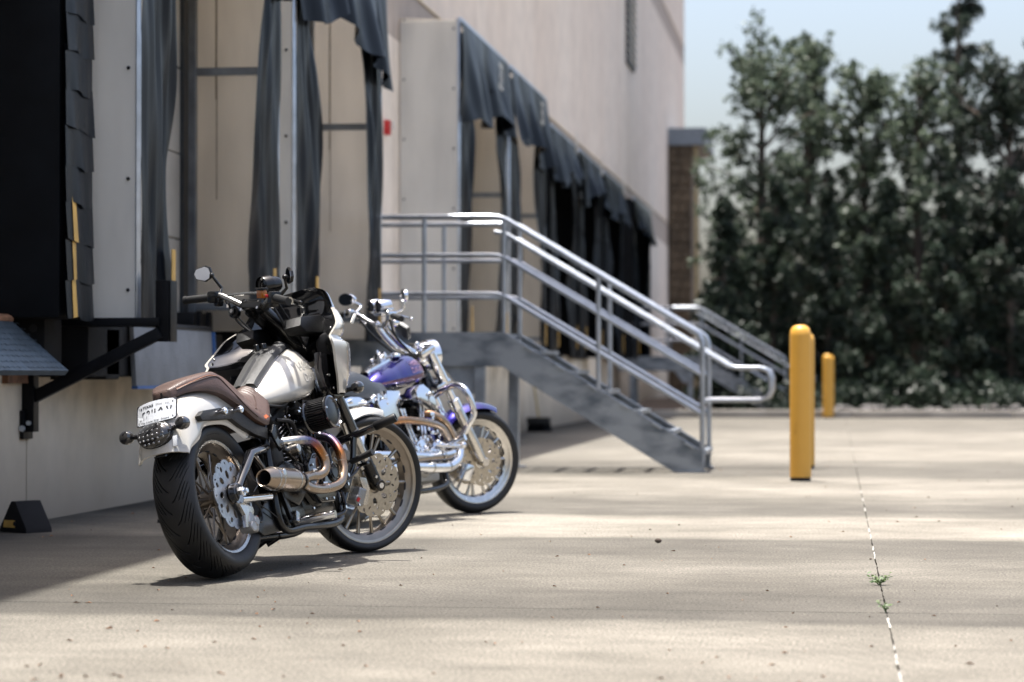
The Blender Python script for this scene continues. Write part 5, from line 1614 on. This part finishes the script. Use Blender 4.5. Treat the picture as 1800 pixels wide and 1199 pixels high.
    P('bar_clamp', MB().box((.93, 0, 1.167), (.06, .15, .045), Matrix.Rotation(.5, 3, 'Y'), .01), 'satin_black', hb, True)
    P('clamp_bolt', MB().cyl((.915, -.05, 1.185), (.908, -.05, 1.195), .007, 8).cyl((.915, .05, 1.185), (.908, .05, 1.195), .007, 8).cyl((.905, -.06, 1.16), (.895, -.06, 1.163), .007, 8).cyl((.905, .06, 1.15), (.895, .06, 1.153), .007, 8), 'chrome', hb, True)
    for s in (-1, 1):
        P('grip', MB().tube([(.865, s * .235, 1.207), (.828, s * .375, 1.195)], .0175, 16).tube([(.829, s * .372, 1.195), (.825, s * .388, 1.194)], .0195, 16), 'rubber', hb, True)
        P('bar_end', MB().lathe([(.010, 0), (.017, 0), (.019, .004), (.012, .004)], (.8262, s * .384, 1.1943), (-.04, s * .13, -.011), 20), 'alloy', hb, True)
        P('switch_housing', MB().box((.869, s * .222, 1.208), (.05, .05, .055), Matrix.Rotation(s * .25, 3, 'Z'), .012).box((.880, s * .205, 1.185), (.035, .03, .04), bev=.008), 'satin_black', hb, True)
        P('lever', MB().tube([(.89, s * .20, 1.205), (.915, s * .235, 1.206), (.905, s * .30, 1.200), (.885, s * .385, 1.187)], [.009, .007, .0055, .006], 8, 6).sphere((.885, s * .388, 1.187), .008, 10, 6), 'satin_black', hb, True)
        P('switch', MB().box((.848, s * .20, 1.215), (.012, .02, .012), bev=.003), 'red_plastic' if s < 0 else 'satin_black', hb, True)
        P('lever_bolt', MB().cyl((.895, s * .20, 1.19), (.895, s * .20, 1.178), .008, 8).cyl((.90, s * .165, 1.175), (.90, s * .165, 1.160), .007, 8), 'chrome', hb, True)
    rv = P('fluid_reservoir', MB().box((.868, -.135, 1.245), (.04, .048, .012), bev=.004), 'satin_black', hb, True)
    P('reservoir_window', MB().box((.868, -.135, 1.222), (.032, .04, .036), bev=.006), 'amber', hb, True)
    P('cross_bar', MB().tube([(.885, .14, 1.216), (.895, 0, 1.225), (.875, -.12, 1.228)], .0065, 8, 5), 'alloy', hb, True)
    P('cable', MB().tube([(.90, -.16, 1.18), (.95, -.17, 1.10), (1.02, -.13, 1.02), (1.12, -.09, .98)], .006, 8, 6), 'rubber', hb, True)
    P('cable', MB().tube([(.90, .16, 1.18), (.94, .15, 1.10), (.99, .10, 1.04), (1.05, .06, .99)], .006, 8, 6), 'rubber', hb, True)
    P('cable', MB().tube([(.905, .19, 1.19), (.97, .13, 1.08), (1.06, .09, 1.0)], .004, 6, 6), 'rubber', hb, True)
    P('cable', MB().tube([(.91, -.19, 1.19), (1.0, -.14, 1.12), (1.1, -.09, 1.04), (1.16, -.07, .96)], .005, 6, 6), 'rubber', hb, True)
    P('horn_button', MB().lathe([(.002, .012), (.016, .012), (.017, 0), (.028, -.004), (.030, -.02), (.026, -.026)], (.90, .125, 1.142), (-.8, -.15, .25), 24), 'satin_black', hb, True)
    P('button_cap', MB().lathe([(.001, .014), (.009, .013), (.0095, .011)], (.90, .125, 1.142), (-.8, -.15, .25), 16), 'alloy', hb, True)
    gg = P('gauge', MB().lathe([(.030, .0), (.040, -.004), (.042, .004), (.040, .02), (.038, .06), (.030, .08), (.005, .085)], (.985, 0, 1.254), (.95, 0, .12), 30), 'satin_black', None, True)
    P('gauge_dial', MB().lathe([(.001, .006), (.034, .006), (.036, .004)], (.985, 0, 1.254), (.95, 0, .12), 28), 'smoke_glass', gg, True)
    tk = MB()
    for k in range(13):
        t = radians(-30 + 240 * k / 12)
        tk.box((.990 - .0, -.026 * cos(t), 1.2545 + .026 * sin(t)), (.002, .003, .003))
    P('dial_mark', tk, 'ink_cream', gg, True)['kind'] = 'stuff'
    P('gauge_visor', MB().lathe([(.043, -.016), (.044, -.014), (.044, .03), (.043, .03)], (.985, 0, 1.256), (.95, 0, .12), 30), 'satin_black', gg, True)
    P('gauge_bracket', MB().tube([(1.03, 0, 1.22), (.98, 0, 1.18), (.95, 0, 1.17)], .014, 8), 'satin_black', gg, True)
    for s, tilt, cxm, czm in ((1, 13, .866, 1.313), (-1, -24, .888, 1.303)):
        R = Matrix.Rotation(radians(tilt), 3, 'Z')
        shape = [(-.058, -.002), (-.044, -.026), (.012, -.036), (.040, -.022), (.048, .006), (.036, .030), (.010, .038), (-.046, .022)]
        c0 = Vector((cxm, s * .30, czm))
        mp_ = lambda a, b, t, c0=c0, R=R, s=s: c0 + R @ Vector((t, -s * a, b))
        mr = P('mirror', MB().prism(shape, mp_, 0.0, .014, .004), 'satin_black', None, True)
        P('mirror_glass', MB().prism([(a * .9, b * .88) for a, b in shape], mp_, -.0008, .0006), 'mirror_glass', mr, True, 0)
        P('mirror_stem', MB().tube([c0 + Vector((.016, -s * .045, -.008)), (.925, s * .242, 1.248), (.90, s * .225, 1.215)], [.006, .007, .009], 10).sphere(c0 + Vector((.016, -s * .045, -.006)), .011, 10, 8), 'satin_black', mr, True)
    # --- fairing
    SEC = [(1.235, .095, 1.29, 1.335), (1.19, .185, 1.205, 1.365), (1.12, .228, 1.14, 1.36), (1.095, .250, 1.09, 1.36), (1.065, .284, 1.025, 1.36), (1.01, .318, .955, 1.36), (.97, .326, .880, 1.36), (.948, .314, .862, 1.34), (.925, .322, .845, 1.43), (.89, .322, .852, 1.43), (.81, .302, .876, 1.40), (.76, .282, .91, 1.36), (.70, .25, .955, 1.29)]
    def plan(sec, inset=0.0, n=40):
        z, ye, xr, xn = sec
        out = []
        for k in range(n + 1):
            ph = -pi / 2 + pi * k / n
            bul = 1 + .05 * abs(cos(ph)) ** .5 * abs(sin(ph)) * (1.1 if z < .92 else .1)
            y = (ye - inset) * abs(sin(ph)) ** 1.2 * (1 if ph > 0 else -1) * bul
            x = xr + (xn - .06 - inset - xr) * cos(ph)
            out.append((x, y, z))
        return out
    body = [s_ for s_ in SEC if s_[0] <= 1.10]
    dense = [tuple(p) for p in spline([(a, b, c, d) for a, b, c, d in body], 5)]
    rows = [plan(s_) for s_ in dense]
    mb = MB()
    n = len(rows[0])
    o = len(mb.v)
    for r in rows: mb.v += r
    for i in range(len(rows) - 1):
        for j in range(n - 1):
            if dense[i][0] < .90 and 10 <= j <= 29:
                continue
            mb.f.append((i * n + j, i * n + j + 1, (i + 1) * n + j + 1, (i + 1) * n + j))
    mb.attr = [0.0] * len(mb.v)
    edge = []
    for s in (0, n - 1):
        strip = [[r[s], (r[s][0] + .002, r[s][1] * .965, r[s][2]), (r[s][0] + .03, r[s][1] * .955, r[s][2])] for r in rows]
        mb.grid(strip)
    top = [[p, (p[0] - .01, p[1] * .97, p[2] - .006)] for p in rows[0]]
    mb.grid(top)
    fg = P('fairing', mb, 'white_paint', smooth=45)
    P('vent_slot', MB().box((1.10, -.333, 1.02), (.05, .012, .014), Matrix.Rotation(-.5, 3, 'Z') @ Matrix.Rotation(-.9, 3, 'Y'), .004), 'ink_cream', fg)
    scr = [s_ for s_ in SEC if s_[0] >= 1.095]
    sd = [tuple(p) for p in spline(scr, 4)]
    r1 = [plan(s_) for s_ in sd]; r2 = [[(a - .003, b * .985, c) for a, b, c in r] for r in r1]
    mb = MB().grid(r1); mb.add(*(lambda q: (q.v, q.f))(MB().grid(r2)))
    P('windscreen', mb, 'smoke_glass', fg)
    rows = []
    for (z, ye, xr, xn) in dense:
        half = [(xr + .004, ye * .962), (xr + .055, ye * .90), (xr + .12, ye * .74), (max(1.12, xr + .17), ye * .5), (1.22, ye * .22), (1.24, 0)]
        if z < .9:
            half = half[:4] + [(1.19, ye * .42), (1.25, ye * .40)]
            half = [(a, b) for a, b in half]
        rows.append(([(a, -b, z) for a, b in half], [(a, b, z) for a, b in half]))
    P('fairing_liner', MB().grid([r[0] for r in rows]).grid([r[1] for r in rows]), 'gloss_black', fg, smooth=30)
    for s in (-1, 1):
        P('glove_box', MB().prism([(.90, 1.03), (.925, 1.07), (1.14, 1.085), (1.20, 1.06), (1.20, 1.0), (.95, 1.0)], lambda a, b, t: (a, s * t, b), .075, .165, .010), 'wrinkle_black', fg)
        P('speaker_pod', MB().lathe([(.001, -.008), (.05, -.006), (.058, .0), (.06, .02)], (1.10, s * .19, .935), (1, -s * .35, .1), 28), 'plastic_black', fg)
        lin = MB()
        for (x, y, z) in ((1.0, .235, .86), (.985, .215, .79), (.99, .22, .73), (.93, .295, .985)):
            lin.sphere((x - .012, s * y, z), .006, 8, 6)
        P('liner_screw', lin, 'alloy', fg)
    P('headlight', MB().lathe([(.001, .03), (.07, .02), (.085, 0), (.085, -.05)], (1.43, 0, .96), (1, 0, 0), 32), 'led', fg)
    for s in (-1, 1):
        c = Vector((1.085, s * .285, .717))
        ts = P('turn_signal', MB().lathe([(.006, -.030), (.018, -.026), (.026, -.012), (.028, .004), (.026, .016), (.006, .020)], c, (1, 0, 0), 24, caps=True), 'gloss_black')
        P('signal_lens', MB().sphere(c + Vector((.016, 0, 0)), (.012, .0265, .0265), 20, 10), 'smoke_glass', ts)
        P('signal_stalk', MB().tube([(1.06, s * .19, .712), tuple(c + Vector((-.008, -s * .015, -.002)))], .011, 10), 'satin_black', ts)
    # lower fairing legs behind the fork
    for s in (-1, 1):
        P('lower_panel', MB().prism([(.955, .90), (1.10, .88), (1.15, .78), (1.10, .69), (1.0, .685), (.93, .74), (.92, .82)], lambda a, b, t: (a, s * t, b), .17, .21, .012), 'gloss_black', fg)
    # --- crash bar, pegs, stand
    cb = MB().tube([(1.14, .36, .545), (1.12, .2, .515), (1.11, 0, .50), (1.12, -.2, .512), (1.145, -.40, .545)], .0165, 14, 6)
    for s in (-1, 1):
        cb.tube([(1.12, s * .2, .508), (1.10, s * .17, .38), (1.02, s * .12, .22)], .016, 12, 4)
    cr = P('crash_bar', cb, 'gloss_black')
    for s in (-1, 1):
        P('slider_cap', MB().lathe([(.009, .004), (.0185, .004), (.021, 0), (.021, -.10), (.017, -.105)], (1.1475, s * .405, .5465), (.025, s * .2, .033), 18), 'plastic_black', cr)
    for s in (-1, 1):
        fp = P('footpeg', MB().tube([(.482, s * .12, .172), (.505, s * .31, .163)], .0165, 12), 'chrome')
        P('peg_hanger', MB().prism([(.40, .33), (.425, .335), (.47, .21), (.50, .195), (.50, .155), (.465, .155), (.44, .20)], lambda a, b, t: (a, s * t, b), .115, .135, .004), 'satin_black', fp)
        P('peg_clevis', MB().box((.472, s * .135, .188), (.035, .04, .05), Matrix.Rotation(.4, 3, 'Y'), .006), 'alloy', fp)
        f2 = P('footpeg', MB().tube([(1.045, s * .19, .395), (1.035, s * .31, .415)], [.013, .016], 10), 'rubber')
        P('pedal', MB().tube([(.95, s * .17, .315), (1.03, s * .19, .335), (1.12, s * .20, .372)], .008, 8, 4).box((1.125, s * .215, .377), (.03, .05, .014), bev=.004), 'satin_black', f2)
        P('peg_bracket', MB().box((.985, s * .16, .315), (.06, .05, .09), Matrix.Rotation(.4, 3, 'Y'), .012).tube([(.97, s * .15, .31), (.92, s * .17, .19), (.80, s * .15, .168)], .010, 8, 4).tube([(1.0, s * .16, .33), (1.045, s * .19, .395)], .012, 8), 'satin_black', f2)
        P('bracket_bolt', MB().cyl((.99, s * .185, .34), (.99, s * .195, .34), .009, 8).cyl((.965, s * .185, .30), (.965, s * .195, .30), .008, 8).cyl((.90, s * .18, .2), (.90, s * .19, .2), .008, 8), 'chrome', f2)
    foot = Vector((.66, .245, .078))
    ks = P('kickstand', MB().tube([(.70, .10, .148), (.68, .17, .112), tuple(foot)], [.013, .011, .010], 10, 4).sphere(tuple(foot), (.03, .016, .010), 12, 8), 'satin_black')
    P('stand_spring', MB().tube([(.77, .09, .14), (.74, .15, .115)], .012, 10), 'satin_black', ks)
    place_bike(root, -2.459, 9.582, 12.5, 13.9)
    return root

# ------------------------------------------------------------------ purple bike
def build_purple():
    root = thing('motorcycle', 'purple and chrome motorcycle with black seat parked behind the white one', 'motorcycle')
    rig = Rig(root, 1.594 + .12, 29, 31.4)
    P = rig.P
    AZ = .3130; FX = 1.594
    w = wheel(rig, 0, AZ, .3130, .075, .225, False, 18, None, 96, 20, 'alloy', 'alloy_bright', 'alloy',
              (.145, 10, .008, .045, [(.09, 7, .016, .012, .3, 0)], []), 'rotor_steel', -.09)
    sw = MB()
    for s in (-1, 1):
        sw.tube([(0, s * .11, AZ), (.40, s * .11, .34)], .022, 12)
    P('swingarm', sw, 'satin_black')
    for s in (-1, 1):
        sh = P('shock_absorber', MB().tube([(.05, s * .13, .36), (.12, s * .13, .48)], .022, 14), 'chrome')
        P('shock_cover', MB().tube([(.115, s * .13, .47), (.20, s * .13, .62)], .029, 16), 'chrome', sh)
    # rear fender and strut
    rows = []
    for k in range(20):
        t = radians(40 + 125 * k / 19)
        row = []
        for q in np.linspace(-1, 1, 13):
            rr = .39 - .045 * abs(q) ** 2.2
            row.append((rr * cos(t), .095 * q, AZ + rr * sin(t)))
        rows.append(row)
    fen = P('fender', MB().grid(rows), 'purple_paint', smooth=60)
    for s in (-1, 1):
        fs = P('fender_strut', MB().prism([(-.20, .62), (-.05, .668), (.10, .692), (.20, .690), (.29, .662), (.30, .64), (.21, .642), (-.05, .628)], lambda a, b, t: (a, s * t, b), .10, .125, .005), 'chrome')
        P('strut_bolt', MB().cyl((.09, s * .124, .665), (.09, s * .14, .665), .014, 14, bev=.003), 'chrome', fs)
        P('signal_bracket', MB().cyl((.26, s * .12, .655), (.26, s * .17, .655), .012, 12).sphere((.285, s * .15, .668), .018, 12, 8).sphere((.315, s * .15, .68), .016, 12, 8), 'chrome', fs)
    P('tail_lamp', MB().box((-.27, 0, .60), (.05, .10, .05), bev=.012), 'red_plastic')
    # seat
    secs = [(-.12, .69, .73, .07), (-.02, .70, .80, .11), (.12, .70, .835, .12), (.25, .685, .85, .125), (.33, .68, .835, .13), (.42, .68, .795, .135), (.49, .685, .785, .125), (.55, .695, .795, .105), (.60, .70, .785, .08), (.635, .71, .75, .05)]
    prof = [(0, 1.0), (.35, .99), (.62, .96), (.80, .88), (.93, .7), (1.0, .4), (1.0, .15), (.97, 0), (.5, 0), (0, 0)]
    seat = P('seat', MB().loft(loft_sections(secs, prof, 6)), 'black_leather', smooth=60)
    # tank
    secs = [(.47, .755, .79, .05), (.50, .748, .82, .085), (.56, .748, .858, .115), (.65, .752, .885, .128), (.72, .756, .905, .132), (.80, .76, .93, .140), (.90, .768, .955, .145), (.97, .78, .955, .138), (1.03, .795, .925, .11), (1.06, .82, .88, .06)]
    rings = loft_sections(secs, TANK_PROF, 6)
    tb = MB().loft(rings)
    tank = P('fuel_tank', tb, 'purple_paint', smooth=60)
    bt = BVHTree.FromPolygons([Vector(p) for p in tb.v], tb.f)
    band = []
    for x in np.linspace(.52, 1.045, 26):
        z0 = np.interp(x, [.52, .8, 1.045], [.762, .778, .812]); z1 = np.interp(x, [.52, .8, 1.045], [.772, .80, .838])
        band.append(side_on(bt, [(x, 0, z) for z in np.linspace(z0, z1, 4)], .0012))
    P('tank_stripe', MB().grid(band), 'maroon_paint', tank)
    rows = []
    for x in np.linspace(.53, .90, 24):
        wv = np.interp(x, [.53, .6, .8, .9], [.025, .034, .045, .03])
        rows.append([drop_on(bt, [(x, yv * wv, 1.3)], h)[0] for yv, h in ((-1.1, .001), (-1, .014), (-.5, .02), (.5, .02), (1, .014), (1.1, .001))])
    P('tank_console', MB().grid(rows), 'chrome', tank)
    P('filler_cap', MB().cyl((.83, -.055, .93), (.83, -.058, .955), .032, 24, bev=.006), 'chrome', tank)
    P('speed_dial', MB().cyl((.76, 0, .935), (.745, 0, .965), .042, 24, bev=.008), 'chrome', tank)
    P('console_knob', MB().sphere((.70, -.03, .93), .014, 10, 8).sphere((.72, .04, .935), .014, 10, 8).sphere((.86, .03, .975), .015, 10, 8).cyl((.79, .03, .95), (.80, .035, .995), .010, 10), 'chrome', tank)
    tank_lettering(rig, tank, bt, [('HARLEY-', .945, .886, .12), ('DAVIDSON', .965, .848, .12)], 'maroon_paint', 'ink_pink', .050, 1.0)
    # engine
    eng = v_twin(rig, .80, .345, 'cast_grey', 'satin_black', 'satin_black', 'chrome', 'chrome', 'chrome')
    P('oil_tank', MB().prism([(.30, .645), (.34, .66), (.41, .68), (.43, .715), (.585, .712), (.56, .66), (.51, .63), (.52, .565), (.49, .545), (.35, .54), (.325, .60)], lambda a, b, t: (a, t, b), -.175, -.05, .012), 'chrome', eng)
    dress(rig, eng, [(.6 + RNG.uniform(0, .42), -.16 - RNG.uniform(0, .05), .33 + RNG.uniform(0, .16)) for i in range(34)] + [(.92 + RNG.uniform(0, .16), -.15, .55 + RNG.uniform(0, .06)) for i in range(12)] + [(.28 + RNG.uniform(0, .14), -.17, .64 + RNG.uniform(0, .05)) for i in range(8)], .011)
    ac = P('air_cleaner', MB().prism([(.70, .70), (.745, .735), (.80, .742), (.86, .712), (.905, .66), (.915, .615), (.885, .595), (.80, .625), (.72, .645), (.69, .665)], lambda a, b, t: (a, t, b), -.215, -.12, .018), 'chrome')
    P('cover_screw', MB().cyl((.81, -.214, .675), (.81, -.219, .675), .010, 12), 'alloy', ac)
    # exhaust
    def hot(pts, heat, r=.022):
        return MB().tube(pts, r, 16, 6, heat=heat)
    ex = P('exhaust', hot([(.45, -.13, .545), (.567, -.17, .543), (.70, -.185, .530), (.80, -.195, .515), (.92, -.2, .485), (.975, -.2, .43), (1.0, -.2, .36), (.95, -.2, .32), (.75, -.2, .318), (.40, -.2, .31)], [.45, .34, .25, .12, .04, 0, 0, 0, 0, 0]), 'exhaust', smooth=60)
    P('header_pipe', hot([(.94, -.08, .60), (.975, -.14, .575), (1.01, -.18, .53), (1.06, -.19, .457), (1.085, -.2, .37), (1.05, -.2, .31), (.97, -.2, .275), (.86, -.2, .262), (.60, -.2, .272), (.2, -.2, .28)], [.4, .3, .22, .12, .05, 0, 0, 0, 0, 0, 0]), 'exhaust', ex, smooth=60)
    P('heat_shield', MB().tube([(1.092, -.2, .36), (1.05, -.2, .303), (.97, -.2, .268), (.86, -.2, .255), (.55, -.2, .266), (-.25, -.2, .29)], .030, 18, 5), 'chrome', ex, smooth=60)
    P('heat_shield', MB().tube([(1.0, -.2, .335), (.93, -.195, .328), (.75, -.195, .322), (.35, -.2, .34), (-.2, -.2, .36)], .026, 18, 5), 'chrome', ex, smooth=60)
    for x, z in ((.9, .258), (.7, .262), (.86, .326)):
        P('clamp_band', MB().lathe([(.030, -.008), (.033, -.006), (.033, .006), (.030, .008)], (x, -.2, z), (1, 0, -.02), 24), 'alloy', ex)
    # frame
    fr = MB()
    for s in (-1, 1):
        fr.tube([(.42, s * .11, .60), (.39, s * .115, .45), (.36, s * .115, .22), (.45, s * .11, .15), (.98, s * .10, .16), (1.08, s * .08, .26), (1.15, s * .05, .60), (1.20, s * .03, .84)], .017, 10, 5)
        fr.tube([(1.2, s * .03, .84), (.85, s * .035, .77), (.5, s * .06, .72), (.36, s * .11, .62)], .018, 10, 5)
    fr.tube([(1.16, 0, .98), (1.29, 0, .76)], .036, 18)
    fr.box((.44, 0, .42), (.16, .18, .3), bev=.02)
    P('frame', fr, 'satin_black')
    P('down_tube_cover', MB().prism([(1.04, .62), (1.09, .69), (1.12, .66), (1.12, .45), (1.07, .40), (1.05, .48)], lambda a, b, t: (a, t, b), -.06, .06, .01), 'purple_paint')
    # guard
    for s in (-1, 1):
        pass
    g = MB()
    for s in (-1, 1):
        g.tube([(1.09, s * .08, .675), (1.07, s * .16, .70), (1.07, s * .24, .716), (1.062, s * .30, .706), (1.055, s * .345, .655), (1.085, s * .345, .54), (1.075, s * .30, .475), (1.10, s * .22, .42), (1.12, s * .1, .36)], .0185, 14, 6)
    P('engine_guard', g, 'chrome', smooth=60)
    for s in (-1, 1):
        fp = P('footpeg', MB().tube([(.95, s * .19, .385), (.96, s * .32, .40)], [.014, .019], 12), 'chrome')
        P('pedal', MB().tube([(.82, s * .19, .39), (.95, s * .21, .375), (1.07, s * .22, .37)], .012, 10, 4).sphere((1.08, s * .235, .372), .02, 10, 8), 'chrome', fp)
        P('peg_bracket', MB().box((.93, s * .17, .385), (.12, .05, .05), bev=.015).sphere((.86, s * .19, .40), .022, 10, 8).sphere((.99, s * .19, .41), .02, 10, 8), 'chrome', fp)
    P('kickstand', MB().tube([(.74, .10, .16), (.70, .19, .10), (.64, .26, .068)], .013, 10, 4), 'chrome')
    # fork
    zx = rig.axis_x
    for s in (-1, 1):
        pt = lambda z: Vector((zx(z) + .045, s * .105, z))
        fk = P('fork_leg', MB().tube([pt(1.0), pt(.66)], .0235, 18), 'chrome', None, True)
        P('fork_slider', MB().tube([pt(.655), pt(.645), pt(.42), pt(.33)], [.030, .033, .033, .029], 18).tube([pt(.36), (FX, s * .105, AZ)], .026, 14).cyl((FX, s * .08, AZ), (FX, s * .13, AZ), .026, 18, bev=.004), 'alloy_bright', fk, True)
        P('fork_collar', MB().cyl(pt(.70), pt(.64), .036, 18, bev=.006), 'chrome', fk, True)
        P('fork_cover', MB().tube([pt(.98), pt(.80)], .031, 18), 'chrome', fk, True)
    Rk = Matrix.Rotation(-radians(29), 3, 'Y')
    [P('triple_clamp', MB().box((zx(q) + .02, 0, q), (.11, .27, .037), Rk, .014), 'chrome', None, True) for q in (.99, .79)]
    wheel(rig, FX, AZ, .3125, .06, .250, True, 20, None, 96, 20, 'alloy_bright', 'alloy_bright', 'alloy_bright',
          (.145, 12, .010, .042, [(.088, 8, .015, .011, .3, 0)], [(.128, 12, .010, .005, .7, .3), (.110, 12, .008, .005, -.5, .8)]), 'rotor_gold', -.076, spoke_r=.0075, split=.5, both=True)
    P('brake_caliper', MB().box((1.475, -.09, .26), (.06, .06, .10), Matrix.Rotation(.4, 3, 'Y'), .015), 'chrome', None, True)
    rows = []
    for k in range(22):
        t = radians(62 + 118 * k / 21)
        row = []
        for q in np.linspace(-1, 1, 13):
            rr = .352 - .034 * abs(q) ** 2.2
            row.append((FX + rr * cos(t), .078 * q * min(1, .5 + k / 8), AZ + rr * sin(t)))
        rows.append(row)
    mb = MB().grid(rows); ib = MB().grid([[(FX + (p[0] - FX) * .985, p[1] * .97, AZ + (p[2] - AZ) * .985) for p in r] for r in rows])
    mb.add(ib.v, ib.f)
    P('fender', mb, 'purple_paint', None, True, 60)
    hl = P('headlight', MB().lathe([(.001, -.10), (.035, -.095), (.065, -.07), (.082, -.02), (.088, .02), (.091, .03), (.085, .04)], (1.235, 0, .955), (1, 0, .05), 32), 'chrome', None, True)
    P('headlight_visor', MB().lathe([(.092, .02), (.094, .075), (.0925, .075)], (1.235, 0, .955), (1, 0, .05), 32), 'chrome', hl, True)
    P('headlight_lens', MB().lathe([(.001, .055), (.05, .050), (.086, .038)], (1.235, 0, .955), (1, 0, .05), 32), 'led', hl, True)
    P('headlight_mount', MB().sphere((1.19, -.07, 1.0), .020, 12, 8).sphere((1.205, -.09, .975), .018, 12, 8).sphere((1.22, -.10, .955), .02, 12, 8).cyl((1.17, -.05, 1.02), (1.20, -.06, .95), .016, 12).sphere((1.16, -.05, 1.03), .016, 10, 8), 'chrome', hl, True)
    bar = [(.84, .32, 1.20), (.87, .23, 1.212), (.90, .15, 1.195), (.925, .09, 1.165), (.945, .045, 1.145), (.95, 0, 1.143), (.945, -.045, 1.145), (.925, -.09, 1.165), (.90, -.15, 1.195), (.87, -.23, 1.212), (.84, -.32, 1.20)]
    hb = P('handlebar', MB().tube(bar, .0135, 14, 5), 'chrome', None, True)
    for s in (-1, 1):
        P('bar_riser', MB().tube([(.945, s * .045, 1.15), (.965, s * .05, 1.115), (1.05, s * .05, 1.03), (1.14, s * .05, .985)], .019, 14, 4).sphere((.945, s * .045, 1.147), .024, 12, 8), 'chrome', hb, True)
        P('grip', MB().tube([(.862, s * .25, 1.209), (.825, s * .39, 1.197)], .018, 14), 'rubber', hb, True)
        P('switch_housing', MB().box((.872, s * .222, 1.212), (.05, .05, .052), Matrix.Rotation(s * .25, 3, 'Z'), .014).box((.885, s * .19, 1.205), (.05, .04, .04), bev=.012).sphere((.90, s * .18, 1.20), .02, 10, 8).sphere((.86, s * .20, 1.225), .016, 10, 8), 'chrome', hb, True)
        P('lever', MB().tube([(.89, s * .19, 1.21), (.915, s * .235, 1.21), (.91, s * .30, 1.205), (.895, s * .38, 1.195)], [.009, .007, .006, .007], 8, 6).sphere((.895, s * .385, 1.195), .011, 10, 6), 'chrome', hb, True)
        P('signal_lamp', MB().sphere((.93, s * .17, 1.165), (.028, .022, .022), 14, 8), 'chrome', hb, True)
    P('fluid_reservoir', MB().box((.90, -.135, 1.24), (.05, .07, .03), bev=.008), 'chrome', hb, True)
    P('cable', MB().tube([(.90, .16, 1.18), (.95, .12, 1.10), (1.05, .08, 1.0), (1.15, .05, .93)], .007, 8, 6), 'rubber', hb, True)
    P('cable', MB().tube([(.90, -.16, 1.18), (.97, -.11, 1.09), (1.07, -.09, 1.0), (1.16, -.06, .93)], .007, 8, 6), 'rubber', hb, True)
    for s in (-1, 1):
        gg = P('gauge', MB().lathe([(.030, 0), (.038, -.004), (.041, .004), (.040, .035), (.030, .075), (.008, .085)], (.905 + .0, s * .042, 1.255), (.96, 0, .16), 28), 'chrome', None, True)
        P('gauge_dial', MB().lathe([(.001, .004), (.033, .004), (.036, .001)], (.905, s * .042, 1.255), (.96, 0, .16), 26), 'smoke_glass', gg, True)
    P('gauge_bracket', MB().box((.945, 0, 1.215), (.05, .09, .03), bev=.01), 'chrome', None, True)
    for s, tilt, c0 in ((1, 20, Vector((.885, .285, 1.292))), (-1, -22, Vector((.915, -.275, 1.325)))):
        R = Matrix.Rotation(radians(tilt), 3, 'Z')
        shape = [(.062 * cos(t) * (1 + .15 * cos(t)), .038 * sin(t)) for t in np.linspace(0, 2 * pi, 22, endpoint=False)]
        mp_ = lambda a, b, t, c0=c0, R=R, s=s: c0 + R @ Vector((t, -s * a, b))
        mr = P('mirror', MB().prism(shape, mp_, 0, .022, .008), 'chrome', None, True)
        P('mirror_glass', MB().prism([(a * .92, b * .9) for a, b in shape], mp_, -.001, .001), 'mirror_glass', mr, True, 0)
        P('mirror_stem', MB().tube([c0 + Vector((.02, -s * .05, -.01)), (.955, s * .225, 1.255), (.905, s * .20, 1.22)], .0075, 10, 5).sphere(c0 + Vector((.02, -s * .05, -.01)), .012, 10, 6), 'chrome', mr, True)
    P('tool_bag', MB().box((1.01, -.125, 1.125), (.03, .11, .09), Matrix.Rotation(-.5, 3, 'Y') @ Matrix.Rotation(.5, 3, 'X'), .008), 'black_leather', None, True)
    place_bike(root, -2.602, 12.775, 18.4, 13.8)
    return root

def settle(root):
    """lift or lower a bike so that its tyres stand on the ground"""
    bpy.context.view_layer.update()
    lows = []
    for o in root.children_recursive:
        if o.name.split('.')[0] == 'tyre':
            co = np.empty(len(o.data.vertices) * 3); o.data.vertices.foreach_get('co', co)
            co = co.reshape(-1, 3)
            mw = np.array(o.matrix_world)
            lows.append((co @ mw[:3, :3].T + mw[:3, 3])[:, 2].min())
    print('tyre lows', root.name, [round(float(v), 4) for v in lows])
    root.location.z -= max(min(lows), -1) - .001
white = build_white()
purple = build_purple()
settle(white); settle(purple)
